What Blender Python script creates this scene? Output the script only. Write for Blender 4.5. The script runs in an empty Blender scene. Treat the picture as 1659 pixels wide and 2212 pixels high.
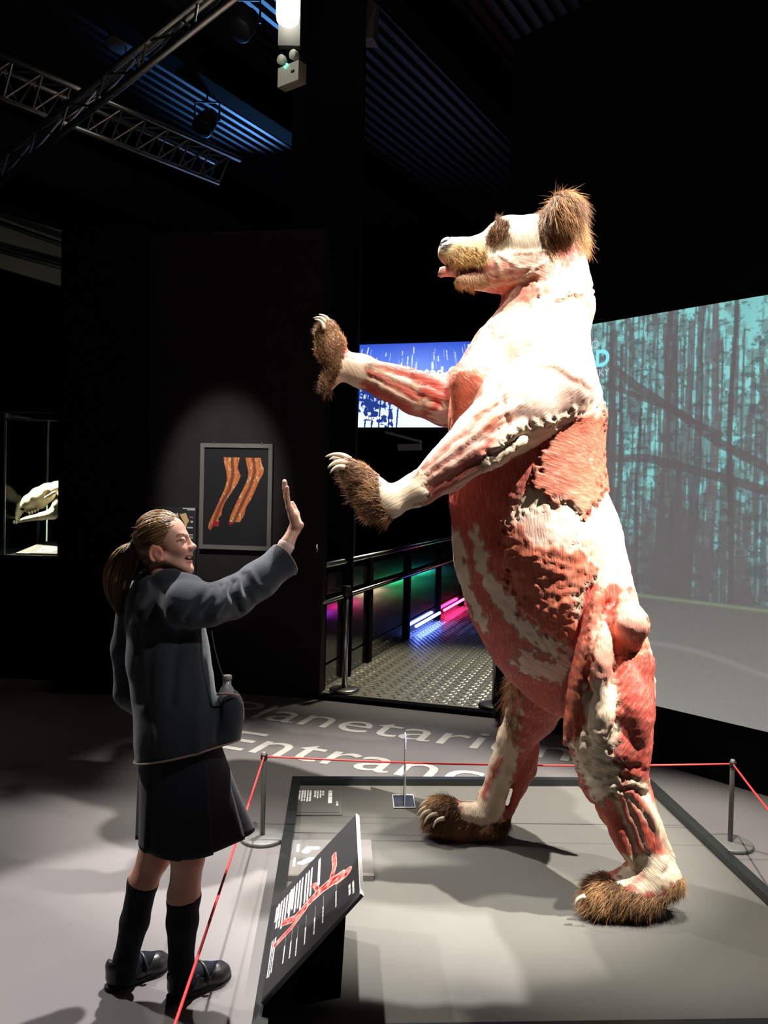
import bpy, math, random
import numpy as np
from mathutils import Vector, Matrix
random.seed(7); RNG = np.random.default_rng(7)
SC = bpy.context.scene
COL = SC.collection

# ------------------------------------------------------------------ camera
IMW, IMH, FPX = 1659, 2212, 1750.0
CX, CY = IMW / 2, IMH / 2
CAM = np.array([0.0, 0.0, 1.57])
_p = math.atan(40 / 1750); _r = math.radians(1.3)
FW = np.array([0, math.cos(_p), -math.sin(_p)])
_R0 = np.array([1.0, 0, 0]); _U0 = np.cross(_R0, FW)
RT = math.cos(_r) * _R0 + math.sin(_r) * _U0
UP = -math.sin(_r) * _R0 + math.cos(_r) * _U0
cam_data = bpy.data.cameras.new('camera')
cam = bpy.data.objects.new('camera', cam_data)
COL.objects.link(cam)
cam_data.sensor_fit = 'HORIZONTAL'; cam_data.sensor_width = 36.0
cam_data.lens = FPX / IMW * 36.0
cam_data.clip_start = 0.05; cam_data.clip_end = 100
m = Matrix.Identity(4)
for i in range(3):
    m[i][0] = RT[i]; m[i][1] = UP[i]; m[i][2] = -FW[i]; m[i][3] = CAM[i]
cam.matrix_world = m
SC.camera = cam

# ------------------------------------------------------------------ view, world, lights
SC.view_settings.view_transform = 'Standard'
SC.view_settings.look = 'None'
SC.view_settings.gamma = 1.0
SC.view_settings.use_curve_mapping = False
SC.view_settings.exposure = 0.0
world = bpy.data.worlds.new('dark_hall'); SC.world = world
world.use_nodes = True
world.node_tree.nodes['Background'].inputs[0].default_value = (0.9, 0.95, 1.0, 1)
world.node_tree.nodes['Background'].inputs[1].default_value = 0.0015

def spot(name, loc, target, power, deg, blend=0.4, color=(1, 0.93, 0.82), size=0.06):
    d = bpy.data.lights.new(name, 'SPOT'); d.energy = power; d.color = color
    d.spot_size = math.radians(deg); d.spot_blend = blend; d.shadow_soft_size = size
    o = bpy.data.objects.new(name, d); COL.objects.link(o)
    o.location = loc
    o.rotation_euler = (Vector(target) - Vector(loc)).to_track_quat('-Z', 'Y').to_euler()
    return o
LIGHTS = [
    ('key_spot', (2.75, 2.2, 5.4), (1.05, 3.25, 1.95), 4500, 28, 0.6, (1.0, 0.93, 0.84), 0.04),
    ('top_spot', (0.7, 2.55, 5.4), (0.88, 3.15, 1.9), 1700, 28, 0.6, (1.0, 0.93, 0.84), 0.05),
    ('paw_fill', (0.35, 1.5, 5.2), (-0.12, 3.3, 1.8), 1000, 22, 0.6, (1.0, 0.92, 0.82), 0.05),  # extra fill added to brighten paws and forearms outside the top light's cone
    ('back_spot', (-1.1, 5.4, 5.0), (0.9, 3.1, 0.9), 1400, 40, 0.5, (1.0, 0.93, 0.84), 0.06),
    ('aisle_spot', (-0.1, 4.3, 5.0), (-0.55, 2.45, 0.0), 2100, 28, 0.25, (1.0, 0.94, 0.92), 0.05),
    ('visitor_fill', (2.9, 0.8, 4.7), (-0.45, 2.62, 1.40), 420, 15, 0.8, (1.0, 0.90, 0.84), 0.05),  # extra fill added to brighten the girl's face from the key light's side
    ('floor_spot', (-3.6, 4.4, 5.0), (-1.0, 2.2, 0.0), 1000, 40, 0.4, (1.0, 0.94, 0.90), 0.08),
    ('letter_spot', (1.3, 5.6, 4.8), (0.2, 5.0, 0.0), 70, 50, 0.6, (0.92, 0.94, 1.0), 0.15),
    ('poster_spot', (-1.45, 4.1, 4.2), (-1.25, 6.2, 1.66), 620, 20, 0.7, (1.0, 0.95, 0.88), 0.05),
]
for a in LIGHTS:
    spot(*a)

# ------------------------------------------------------------------ helpers
def ray(x, y):
    return (x - CX) / FPX * RT - (y - CY) / FPX * UP + FW
def P(x, y, d):
    return CAM + d * ray(x, y)
def G(x, y, z=0.0):
    v = ray(x, y); return CAM + (z - CAM[2]) / v[2] * v
def onplane(x, y, p0, n):
    v = ray(x, y); return CAM + np.dot(np.asarray(p0) - CAM, n) / np.dot(v, n) * v
def projpx(V):
    q = np.asarray(V) - CAM; d = q @ FW
    return np.stack([CX + FPX * (q @ RT) / d, CY - FPX * (q @ UP) / d, d], -1)
def A3(*v): return np.array(v, dtype=float)
def nrm(v): v = np.asarray(v, float); return v / (np.linalg.norm(v) + 1e-12)

def wloc(o):
    s = Vector((0, 0, 0))
    while o is not None:
        s += o.location; o = o.parent
    return np.array(s)

def tag(o, label=None, cat=None, group=None, kind=None):
    if label: o['label'] = label
    if cat: o['category'] = cat
    if group: o['group'] = group
    if kind: o['kind'] = kind
    return o

def thing(name, loc, label, cat, group=None):
    o = bpy.data.objects.new(name, None); COL.objects.link(o)
    o.location = Vector(loc); o.empty_display_size = 0.1
    return tag(o, label, cat, group)

def mk(name, verts, faces, mat, parent=None, smooth=False, cols=None, attrs=None):
    """one mesh object from world-space vertices; parents only translate"""
    V = np.asarray(verts, dtype=float)
    if parent is not None:
        V = V - wloc(parent)
    me = bpy.data.meshes.new(name)
    me.from_pydata(V.tolist(), [], faces if isinstance(faces, list) else faces.tolist())
    if smooth:
        me.polygons.foreach_set('use_smooth', np.ones(len(me.polygons), dtype=bool))
    if cols is not None:
        a = me.color_attributes.new('Col', 'FLOAT_COLOR', 'POINT')
        c = np.ones((len(V), 4), dtype=np.float32); c[:, :3] = cols
        a.data.foreach_set('color', c.ravel())
    if attrs:
        for k, v in attrs.items():
            at = me.attributes.new(k, 'FLOAT_VECTOR', 'POINT')
            at.data.foreach_set('vector', np.asarray(v, dtype=np.float32).ravel())
    me.materials.append(mat)
    me.update()
    o = bpy.data.objects.new(name, me); COL.objects.link(o)
    if parent is not None:
        o.parent = parent
    return o

class MB:
    """collects simple solids into one mesh"""
    def __init__(s): s.v = []; s.f = []
    def add(s, V, Fc):
        n = len(s.v); s.v += [list(map(float, q)) for q in V]; s.f += [[i + n for i in f] for f in Fc]; return s
    def hexa(s, c):  # 8 corners: bottom 4 ccw, top 4 ccw
        return s.add(c, [[3, 2, 1, 0], [4, 5, 6, 7], [0, 1, 5, 4], [1, 2, 6, 5], [2, 3, 7, 6], [3, 0, 4, 7]])
    def box(s, x0, x1, y0, y1, z0, z1):
        return s.hexa([(x0, y0, z0), (x1, y0, z0), (x1, y1, z0), (x0, y1, z0), (x0, y0, z1), (x1, y0, z1), (x1, y1, z1), (x0, y1, z1)])
    def obox(s, o, ex, ey, ez):  # origin corner + three edge vectors
        o, ex, ey, ez = map(np.asarray, (o, ex, ey, ez))
        return s.hexa([o, o + ex, o + ex + ey, o + ey, o + ez, o + ex + ez, o + ex + ey + ez, o + ey + ez])
    def beam(s, a, b, w, h, up=(0, 0, 1)):
        a, b = np.asarray(a, float), np.asarray(b, float); d = b - a
        sx = nrm(np.cross(d, up)); sz = nrm(np.cross(sx, d))
        return s.obox(a - sx * w / 2 - sz * h / 2, sx * w, d, sz * h)
    def tube(s, pts, rad, n=10, closed=False, caps=True):
        pts = [np.asarray(q, float) for q in pts]; N = len(pts)
        rads = rad if hasattr(rad, '__len__') else [rad] * N
        rings = []; prev = None
        for i, q in enumerate(pts):
            if closed: t = nrm(pts[(i + 1) % N] - pts[i - 1])
            else: t = nrm(pts[min(i + 1, N - 1)] - pts[max(i - 1, 0)])
            if prev is None:
                u = nrm(np.cross(t, (0, 0, 1) if abs(t[2]) < 0.9 else (1, 0, 0)))
            else:
                u = nrm(prev - t * np.dot(prev, t))
            prev = u; w = np.cross(t, u)
            rings.append([q + rads[i] * (math.cos(a) * u + math.sin(a) * w) for a in np.linspace(0, 2 * math.pi, n, endpoint=False)])
        V = [v for rg in rings for v in rg]; Fc = []
        for i in range(N if closed else N - 1):
            j = (i + 1) % N
            for k in range(n):
                Fc.append([i * n + k, i * n + (k + 1) % n, j * n + (k + 1) % n, j * n + k])
        if caps and not closed:
            Fc.append(list(range(n))[::-1]); Fc.append([(N - 1) * n + k for k in range(n)])
        return s.add(V, Fc)
    def lathe(s, prof, c, n=24, axis=(0, 0, 1)):
        ax = nrm(axis); u = nrm(np.cross(ax, (1, 0, 0) if abs(ax[0]) < .9 else (0, 1, 0))); w = np.cross(ax, u); c = np.asarray(c, float)
        V = []; Fc = []
        for (r, z) in prof:
            for k in range(n):
                a = 2 * math.pi * k / n; V.append(c + ax * z + r * (math.cos(a) * u + math.sin(a) * w))
        for i in range(len(prof) - 1):
            for k in range(n):
                Fc.append([i * n + k, i * n + (k + 1) % n, (i + 1) * n + (k + 1) % n, (i + 1) * n + k])
        Fc.append(list(range(n))[::-1]); Fc.append([(len(prof) - 1) * n + k for k in range(n)])
        return s.add(V, Fc)
    def sphere(s, c, r, nu=14, nv=9, sc=(1, 1, 1)):
        prof = [(r * math.sin(math.pi * i / nv) + 1e-5, -r * math.cos(math.pi * i / nv)) for i in range(nv + 1)]
        b = MB().lathe(prof, (0, 0, 0), nu)
        return s.add(np.array(b.v) * np.array(sc) + np.asarray(c), b.f)
    def prism(s, poly, ex, ey, ez, o):
        """extrude a 2-D polygon: o + x*ex + y*ey, thickness vector ez"""
        o, ex, ey, ez = map(np.asarray, (o, ex, ey, ez)); n = len(poly)
        V = [o + x * ex + y * ey for x, y in poly] + [o + x * ex + y * ey + ez for x, y in poly]
        return s.add(V, [list(range(n))[::-1], list(range(n, 2 * n))] + [[i, (i + 1) % n, n + (i + 1) % n, n + i] for i in range(n)])
    def make(s, name, mat, parent=None, smooth=False): return mk(name, s.v, s.f, mat, parent, smooth)

def nodes_of(name):
    mt = bpy.data.materials.new(name); mt.use_nodes = True
    nt = mt.node_tree; return mt, nt, nt.nodes['Principled BSDF']

def mat(name, color, rough=0.6, metal=0.0, nscale=0, nvar=0.15, bump=0.0, emit=None, estr=1.0, bscale=None, spec=0.5, **kw):
    mt, nt, b = nodes_of(name); N, L = nt.nodes, nt.links
    b.inputs['Roughness'].default_value = rough; b.inputs['Metallic'].default_value = metal
    b.inputs['Specular IOR Level'].default_value = spec
    b.inputs['Base Color'].default_value = (*color, 1)
    if nscale:
        tc = N.new('ShaderNodeTexCoord'); no = N.new('ShaderNodeTexNoise'); no.inputs['Scale'].default_value = nscale
        no.inputs['Detail'].default_value = 6
        L.new(tc.outputs['Object'], no.inputs['Vector'])
        rp = N.new('ShaderNodeMapRange'); rp.inputs[3].default_value = 1 - nvar; rp.inputs[4].default_value = 1 + nvar
        L.new(no.outputs['Fac'], rp.inputs[0])
        mx = N.new('ShaderNodeMix'); mx.data_type = 'RGBA'; mx.blend_type = 'MULTIPLY'; mx.inputs[0].default_value = 1
        mx.inputs[6].default_value = (*color, 1); L.new(rp.outputs[0], mx.inputs[7]); L.new(mx.outputs[2], b.inputs['Base Color'])
        if bump:
            n2 = N.new('ShaderNodeTexNoise'); n2.inputs['Scale'].default_value = bscale or nscale * 4; n2.inputs['Detail'].default_value = 5
            L.new(tc.outputs['Object'], n2.inputs['Vector'])
            bp = N.new('ShaderNodeBump'); bp.inputs['Strength'].default_value = bump; bp.inputs['Distance'].default_value = 0.01
            L.new(n2.outputs['Fac'], bp.inputs['Height']); L.new(bp.outputs[0], b.inputs['Normal'])
    if emit:
        b.inputs['Emission Color'].default_value = (*emit, 1); b.inputs['Emission Strength'].default_value = estr
    for k, v in kw.items(): b.inputs[k].default_value = v
    return mt

def mat_attr(name, rough=0.6, emit=0.0, spec=0.5):
    """colour (and optionally glow) from the mesh's own 'Col' attribute"""
    mt, nt, b = nodes_of(name); N, L = nt.nodes, nt.links
    at = N.new('ShaderNodeAttribute'); at.attribute_name = 'Col'
    b.inputs['Roughness'].default_value = rough; b.inputs['Specular IOR Level'].default_value = spec
    if emit:
        b.inputs['Base Color'].default_value = (0.01, 0.01, 0.01, 1)
        L.new(at.outputs['Color'], b.inputs['Emission Color']); b.inputs['Emission Strength'].default_value = emit
    else:
        L.new(at.outputs['Color'], b.inputs['Base Color'])
    return mt

def picture(name, arr, o, ex, ey, mat_, parent):
    """flat print: arr[row,col,3], row 0 at the top; o = top-left, ex along the width, ey downwards"""
    h, w, _ = arr.shape
    o, ex, ey = map(np.asarray, (o, ex, ey))
    u, v = np.meshgrid(np.linspace(0, 1, w), np.linspace(0, 1, h))
    V = o + u[..., None] * ex + v[..., None] * ey
    i = np.arange(h * w).reshape(h, w)
    Fc = np.stack([i[:-1, :-1], i[1:, :-1], i[1:, 1:], i[:-1, 1:]], -1).reshape(-1, 4)
    return mk(name, V.reshape(-1, 3), Fc, mat_, parent, cols=arr.reshape(-1, 3))

def text_geo(s, size=1.0, bold=0.0):
    """flat lettering in the xy plane, lower-left at the baseline start"""
    cu = bpy.data.curves.new('lettering', 'FONT'); cu.body = s; cu.size = size; cu.resolution_u = 4
    cu.offset = bold
    o = bpy.data.objects.new('lettering', cu); COL.objects.link(o)
    dg = bpy.context.evaluated_depsgraph_get(); me = bpy.data.meshes.new_from_object(o.evaluated_get(dg))
    V = np.array([v.co[:] for v in me.vertices]); Fc = [list(p.vertices) for p in me.polygons]
    bpy.data.objects.remove(o); bpy.data.curves.remove(cu); bpy.data.meshes.remove(me)
    return V, Fc

def lettering(name, s, o, ex, ey, n, mat_, parent, lift=0.002, bold=0.0):
    """lettering whose unit em follows ex (along) and ey (up), lifted off its surface along n"""
    V, Fc = text_geo(s, 1.0, bold)
    W = np.asarray(o) + V[:, :1] * np.asarray(ex) + V[:, 1:2] * np.asarray(ey) + lift * np.asarray(n)
    return mk(name, W, Fc, mat_, parent)

# value noise for numpy-made relief and pictures
_T = RNG.random((64, 64, 64)).astype(np.float32)
def vnoise(p):
    p = np.asarray(p, dtype=np.float64); i = np.floor(p).astype(int); f = p - i; f = f * f * (3 - 2 * f); i &= 63; j = (i + 1) & 63
    x, y, z = f[..., 0], f[..., 1], f[..., 2]
    def t(a, b, c): return _T[a, b, c]
    c00 = t(i[..., 0], i[..., 1], i[..., 2]) * (1 - x) + t(j[..., 0], i[..., 1], i[..., 2]) * x
    c10 = t(i[..., 0], j[..., 1], i[..., 2]) * (1 - x) + t(j[..., 0], j[..., 1], i[..., 2]) * x
    c01 = t(i[..., 0], i[..., 1], j[..., 2]) * (1 - x) + t(j[..., 0], i[..., 1], j[..., 2]) * x
    c11 = t(i[..., 0], j[..., 1], j[..., 2]) * (1 - x) + t(j[..., 0], j[..., 1], j[..., 2]) * x
    return (c00 * (1 - y) + c10 * y) * (1 - z) + (c01 * (1 - y) + c11 * y) * z
def fbm(p, o=4):
    s = 0; a = 0.5; p = np.asarray(p, float)
    for k in range(o): s = s + a * vnoise(p * 2 ** k + 17.3 * k); a /= 2
    return s

# signed-distance modelling: smooth unions on a grid, meshed with surface nets
class Field:
    def __init__(s, lo, hi, h):
        s.lo = np.asarray(lo, float); s.h = h
        s.n = np.ceil((np.asarray(hi) - s.lo) / h).astype(int) + 1
        s.a = np.full(s.n, 0.5, dtype=np.float32)
    def _sub(s, lo, hi, pad):
        a = np.maximum(np.floor((np.asarray(lo) - pad - s.lo) / s.h).astype(int), 0)
        b = np.minimum(np.ceil((np.asarray(hi) + pad - s.lo) / s.h).astype(int) + 1, s.n)
        if (b <= a).any(): return None, None
        g = [s.lo[i] + s.h * np.arange(a[i], b[i]) for i in range(3)]
        X, Y, Z = np.meshgrid(*g, indexing='ij')
        return (slice(a[0], b[0]), slice(a[1], b[1]), slice(a[2], b[2])), np.stack([X, Y, Z], -1)
    def _mix(s, sl, d, k, sub):
        c = s.a[sl]; d = d.astype(np.float32)
        if sub:
            d = -d
            h = np.clip(0.5 - 0.5 * (d - c) / k, 0, 1) if k > 0 else (d < c).astype(np.float32)
            # smooth max(c, d)
            h = np.clip(0.5 + 0.5 * (d - c) / max(k, 1e-6), 0, 1)
            s.a[sl] = c * (1 - h) + d * h + k * h * (1 - h)
        else:
            h = np.clip(0.5 + 0.5 * (c - d) / max(k, 1e-6), 0, 1)
            s.a[sl] = c * (1 - h) + d * h - k * h * (1 - h)
    def cone(s, a, ra, b, rb, k=0.02, sub=False, pinch=None):
        a, b = np.asarray(a, float), np.asarray(b, float); R = max(ra, rb)
        sl, X = s._sub(np.minimum(a, b) - R, np.maximum(a, b) + R, k * 1.5 + 3 * s.h)
        if sl is None: return s
        s._mix(sl, d_cone(X, a, ra, b, rb, pinch), k, sub); return s
    def chain(s, pts, k=0.02, sub=False):
        for (a, ra), (b, rb) in zip(pts[:-1], pts[1:]): s.cone(a, ra, b, rb, k, sub)
        return s
    def ell(s, c, r, k=0.02, M=None, sub=False):
        c = np.asarray(c, float); r = np.asarray(r, float); R = r.max()
        sl, X = s._sub(c - R, c + R, k * 1.5 + 3 * s.h)
        if sl is None: return s
        s._mix(sl, d_ell(X, c, r, M), k, sub); return s
    def plane_cut(s, p, n, k=0.005):
        """remove what lies on the side n points to"""
        g = [s.lo[i] + s.h * np.arange(s.n[i]) for i in range(3)]
        X, Y, Z = np.meshgrid(*g, indexing='ij')
        d = (X - p[0]) * n[0] + (Y - p[1]) * n[1] + (Z - p[2]) * n[2]
        s._mix((slice(None),) * 3, -d, k, True); return s
    def mesh(s):
        return surface_nets(s.a, s.lo, s.h)

def d_cone(X, a, ra, b, rb, pinch=None):
    ba = b - a; t = np.clip(((X - a) @ ba) / (ba @ ba + 1e-12), 0, 1)
    q = X - a - t[..., None] * ba
    r = ra + (rb - ra) * t
    if pinch is not None: r = r * (pinch + (1 - pinch) * np.sin(np.pi * np.clip(t, 0, 1)))
    return np.sqrt((q * q).sum(-1)) - r
def d_ell(X, c, r, M=None):
    q = X - c
    if M is not None: q = q @ np.asarray(M).T      # rows of M = local axes
    k0 = np.sqrt(((q / r) ** 2).sum(-1)); k1 = np.sqrt(((q / (r * r)) ** 2).sum(-1)) + 1e-9
    return k0 * (k0 - 1) / k1

def surface_nets(f, lo, h):
    sgn = f < 0
    cnt = np.zeros(tuple(np.array(f.shape) - 1), dtype=np.int8)
    sl = lambda o, n: slice(o, n - 1 + o)
    def cor(A, c): return A[sl(c[0], A.shape[0]), sl(c[1], A.shape[1]), sl(c[2], A.shape[2])]
    C8 = [(x, y, z) for x in (0, 1) for y in (0, 1) for z in (0, 1)]
    for c in C8: cnt += cor(sgn, c)
    mask = (cnt > 0) & (cnt < 8)
    cells = np.argwhere(mask); idx = np.full(mask.shape, -1, dtype=np.int64); idx[mask] = np.arange(len(cells))
    acc = np.zeros((len(cells), 3)); num = np.zeros(len(cells))
    for c in C8:
        for ax in range(3):
            if c[ax]: continue
            e = list(c); e[ax] = 1
            a = f[cells[:, 0] + c[0], cells[:, 1] + c[1], cells[:, 2] + c[2]]; b = f[cells[:, 0] + e[0], cells[:, 1] + e[1], cells[:, 2] + e[2]]
            x = (a < 0) != (b < 0); t = np.where(x, a / np.where(x, a - b, 1), 0)
            p = np.array(c, float)[None].repeat(len(cells), 0); p[:, ax] += t
            acc[x] += p[x]; num[x] += 1
    V = lo + h * (cells + acc / num[:, None])
    Fs = []
    for ax in range(3):
        u, w = (ax + 1) % 3, (ax + 2) % 3
        s0 = [slice(None)] * 3; s1 = [slice(None)] * 3
        s0[ax] = slice(0, -1); s1[ax] = slice(1, None)
        A, B = sgn[tuple(s0)], sgn[tuple(s1)]
        E = np.argwhere(A != B)
        ok = (E[:, u] > 0) & (E[:, w] > 0) & (E[:, u] < f.shape[u] - 1) & (E[:, w] < f.shape[w] - 1)
        E = E[ok]
        def cell(du, dw):
            q = E.copy(); q[:, u] += du; q[:, w] += dw; return idx[q[:, 0], q[:, 1], q[:, 2]]
        q = np.stack([cell(-1, -1), cell(0, -1), cell(0, 0), cell(-1, 0)], -1)
        flip = ~A[E[:, 0], E[:, 1], E[:, 2]]
        q[flip] = q[flip][:, ::-1]; Fs.append(q)
    return V, np.concatenate(Fs)

def smooth_mesh(V, Fc, it=2, lam=0.5):
    E = np.concatenate([Fc[:, [0, 1]], Fc[:, [1, 2]], Fc[:, [2, 3]], Fc[:, [3, 0]]])
    deg = np.bincount(E.ravel(), minlength=len(V)).astype(float)[:, None]
    for _ in range(it):
        S = np.zeros_like(V)
        for a in range(3):
            S[:, a] = np.bincount(E[:, 0], V[E[:, 1], a], len(V)) + np.bincount(E[:, 1], V[E[:, 0], a], len(V))
        V = V + lam * (S / np.maximum(deg, 1) - V)
    return V
def vnormals(V, Fc):
    n = np.cross(V[Fc[:, 2]] - V[Fc[:, 0]], V[Fc[:, 3]] - V[Fc[:, 1]]); N = np.zeros_like(V)
    for k in range(4):
        for a in range(3): N[:, a] += np.bincount(Fc[:, k], n[:, a], len(V))
    return N / (np.linalg.norm(N, axis=1, keepdims=True) + 1e-12)

def inpoly(x, y, poly):
    c = np.zeros(x.shape, bool); n = len(poly)
    for i in range(n):
        x0, y0 = poly[i]; x1, y1 = poly[i - 1]
        if y0 == y1: continue
        c ^= ((y0 > y) != (y1 > y)) & (x < (x1 - x0) * (y - y0) / (y1 - y0) + x0)
    return c
def dseg(x, y, pts):
    d = np.full(x.shape, 1e9)
    for (x0, y0), (x1, y1) in zip(pts[:-1], pts[1:]):
        dx, dy = x1 - x0, y1 - y0; t = np.clip(((x - x0) * dx + (y - y0) * dy) / (dx * dx + dy * dy + 1e-9), 0, 1)
        d = np.minimum(d, np.hypot(x - x0 - t * dx, y - y0 - t * dy))
    return d

def fur_mesh(roots, dirs, lens, rad, droop=0.3, jitter=0.25, seg=3, curl=0.0, lift=None):
    """tapered three-sided strands; returns verts, faces and a 0..1 position along each strand"""
    n = len(roots); D = dirs + jitter * RNG.normal(size=dirs.shape); D /= np.linalg.norm(D, axis=1, keepdims=True)
    side = np.cross(D, RNG.normal(size=D.shape)); side /= np.linalg.norm(side, axis=1, keepdims=True) + 1e-9
    side2 = np.cross(D, side); V = np.zeros((n, seg + 1, 3, 3)); T = np.zeros((n, seg + 1, 3))
    bend = RNG.normal(size=D.shape) * curl
    for i in range(seg + 1):
        t = i / seg
        c = roots + D * (lens * t)[:, None] + (bend + A3(0, 0, -droop)) * (lens * t * t)[:, None]
        r = rad * (1 - 0.9 * t)
        for k in range(3):
            a = 2 * math.pi * k / 3
            V[:, i, k] = c + r * (math.cos(a) * side + math.sin(a) * side2)
        T[:, i] = t
    base = np.arange(n)[:, None] * (seg + 1) * 3; Fc = []
    for i in range(seg):
        for k in range(3):
            Fc.append(np.stack([base[:, 0] + i * 3 + k, base[:, 0] + i * 3 + (k + 1) % 3, base[:, 0] + (i + 1) * 3 + (k + 1) % 3, base[:, 0] + (i + 1) * 3 + k], -1))
    return V.reshape(-1, 3), np.concatenate(Fc), T.ravel(), np.repeat(np.arange(n), (seg + 1) * 3)
# ------------------------------------------------------------------ materials of the place
M_BLACK = mat('black_paint', (0.004, 0.004, 0.0045), 0.9, nscale=3, nvar=0.3, spec=0.03)
M_WALLG = mat('charcoal_wall_paint', (0.022, 0.020, 0.0205), 0.9, nscale=8, nvar=0.15, bump=0.05, spec=0.04)
M_DARK = mat('dark_metal', (0.02, 0.02, 0.022), 0.45, 0.3, nscale=10)
M_FLOOR = mat('grey_vinyl_floor', (0.15, 0.142, 0.142), 0.5, nscale=2.2, nvar=0.14, bump=0.04, bscale=90, spec=0.35)
M_PLAT = mat('platform_grey_felt', (0.10, 0.099, 0.09), 0.85, nscale=4, nvar=0.1, bump=0.12, bscale=260, spec=0.2)
M_RIM = mat('black_satin_edge', (0.018, 0.02, 0.02), 0.3, 0.2, nscale=6)
M_STEEL = mat('brushed_steel', (0.5, 0.5, 0.5), 0.28, 1.0, nscale=20, nvar=0.1)
M_ALU = mat('aluminium_tube', (0.55, 0.55, 0.52), 0.35, 1.0, nscale=15, nvar=0.1)
M_GREYP = mat('grey_powder_coat', (0.16, 0.16, 0.15), 0.5, 0.2, nscale=20, nvar=0.1)
M_CORD = mat('red_elastic_cord', (0.75, 0.03, 0.03), 0.55, nscale=60, nvar=0.2)
M_WHITE = mat('white_print', (0.8, 0.8, 0.78), 0.6, nscale=30, nvar=0.05)
M_LETTER = mat('pale_floor_vinyl', (0.44, 0.43, 0.41), 0.55, nscale=12, nvar=0.12)
M_DECK = mat('galvanised_decking', (0.022, 0.023, 0.026), 0.5, 0.3, nscale=5, nvar=0.25)
M_PRINT = mat_attr('printed_sheet', 0.5, spec=0.3)
M_SCREEN = mat_attr('lit_screen_picture', 0.4, emit=1.0)

# ------------------------------------------------------------------ floor and its lettering
floor = tag(MB().box(-7, 6, -2, 15, -0.12, 0.0).make('floor', M_FLOOR), 'grey vinyl floor of the dark exhibition hall', kind='structure')
bdir = nrm(A3(1.96, -0.752, 0)); udir = A3(-bdir[1], bdir[0], 0)
def floor_word(word, anchor_px, anchor_char, em):
    V, _ = text_geo(word[:anchor_char]) if anchor_char else (np.zeros((1, 3)), 0)
    x0 = V[:, 0].max() if anchor_char else 0
    o = G(*anchor_px); o = o - bdir * (x0 + 0.05) * em * 1.06
    b = lettering('painted_lettering', word, o, bdir * em * 1.06, udir * em, (0, 0, 1), M_LETTER, floor, 0.0025)
    b['label'] = 'large pale word %s lettered on the floor' % word
floor_word('Planetarium', (535, 1550), 1, 0.53)
floor_word('Entrance', (528, 1624), 1, 0.53)

# ------------------------------------------------------------------ ceiling: corrugated decking and beams
cdir = A3(math.sin(math.radians(30.5)), math.cos(math.radians(30.5)), 0); cper = A3(cdir[1], -cdir[0], 0)
ZC = 6.0
cv, cf = [], []; pitch = 0.13; cen = A3(-1.5, 8, ZC)
prof = [(0, 0), (0.04, 0), (0.055, 0.045), (0.105, 0.045), (0.12, 0)]
offs = [(i * pitch + a, z) for i in range(-86, 86) for a, z in prof]
for (a, z) in offs:
    for e in (-12, 14): cv.append(cen + cper * a + cdir * e + A3(0, 0, z))
for i in range(len(offs) - 1): cf.append([2 * i, 2 * i + 1, 2 * i + 3, 2 * i + 2])
ceil = tag(mk('ceiling', cv, cf, M_DECK), 'corrugated metal roof decking in blue light', kind='structure')
for k, a in enumerate((-5.2, -2.6, -0.4, 1.9)):
    b = MB()
    p0 = cen + cper * a + cdir * -10; p1 = cen + cper * a + cdir * 10
    for dz, w, h in ((-0.03, 0.22, 0.03), (-0.21, 0.03, 0.33), (-0.39, 0.22, 0.03)):
        b.beam(p0 + A3(0, 0, dz), p1 + A3(0, 0, dz), w, h)
    b.make('roof_beam', M_BLACK, ceil)

# ------------------------------------------------------------------ walls
wa0 = A3(-0.46, 6.12, 0); wdir = nrm(A3(-2.74, 0.42, 0)); wn = A3(-wdir[1], wdir[0], 0)  # wn away from the camera?
if wn[1] < 0: wn = -wn
tag(MB().obox(wa0, wdir * 2.0, wn * 0.16, A3(0, 0, 3.55)).make('wall_left', M_WALLG), 'charcoal partition wall behind the girl', kind='structure')
bl = A3(-2.46, 6.11, 0)  # black block, drawn out rightwards to stand in for the wall's shadow edge
tag(MB().obox(bl, A3(0.60, 0, 0), A3(0, 0.36, 0), A3(0, 0, 3.55)).make('wall_pier', M_BLACK), 'black pier beside the lit wall, widened over its soft shadow edge', kind='structure')
tag(MB().box(-7, 6, 14.6, 14.8, 0, 6.3).make('wall_back', M_BLACK), 'black far wall of the hall', kind='structure')
wc0 = A3(0.83, 5.74, 0); cd = nrm(A3(0.655, -0.756, 0)); cn = A3(-cd[1], cd[0], 0)   # cn points away from the camera
if cn[1] < 0: cn = -cn
tag(MB().obox(wc0, cd * 4.6, cn * 0.18, A3(0, 0, 4.75)).make('wall_right', M_BLACK), 'black wall carrying the projection screen', kind='structure')
tag(MB().box(-0.83, -0.25, 6.75, 7.25, 0, 6.0).make('wall_column', M_BLACK), 'black square roof column', kind='structure')

# pale panel and pipes high on the far left
far_panel = MB().obox(P(-60, 440, 11.0), P(142, 500, 11.0) - P(-60, 440, 11.0), A3(0, 0.1, 0), A3(0, 0, -0.75)).make('wall_panel', mat('dull_grey_panel', (0.2, 0.2, 0.19), 0.7, nscale=4))
tag(far_panel, 'dim pale panel high on the far left', kind='structure')
for y0, y1 in ((478, 532), (545, 580)):
    b = MB().tube([P(-80, y0 - 25, 10.8), P(144, y1, 10.8)], 0.035, 8); tag(b.make('ceiling_pipe', M_DARK), 'dark pipe %s on the far left' % ('above the pale panel edge' if y0 < 500 else 'low across the pale panel'), 'pipe', 'pipes on the far left')

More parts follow.
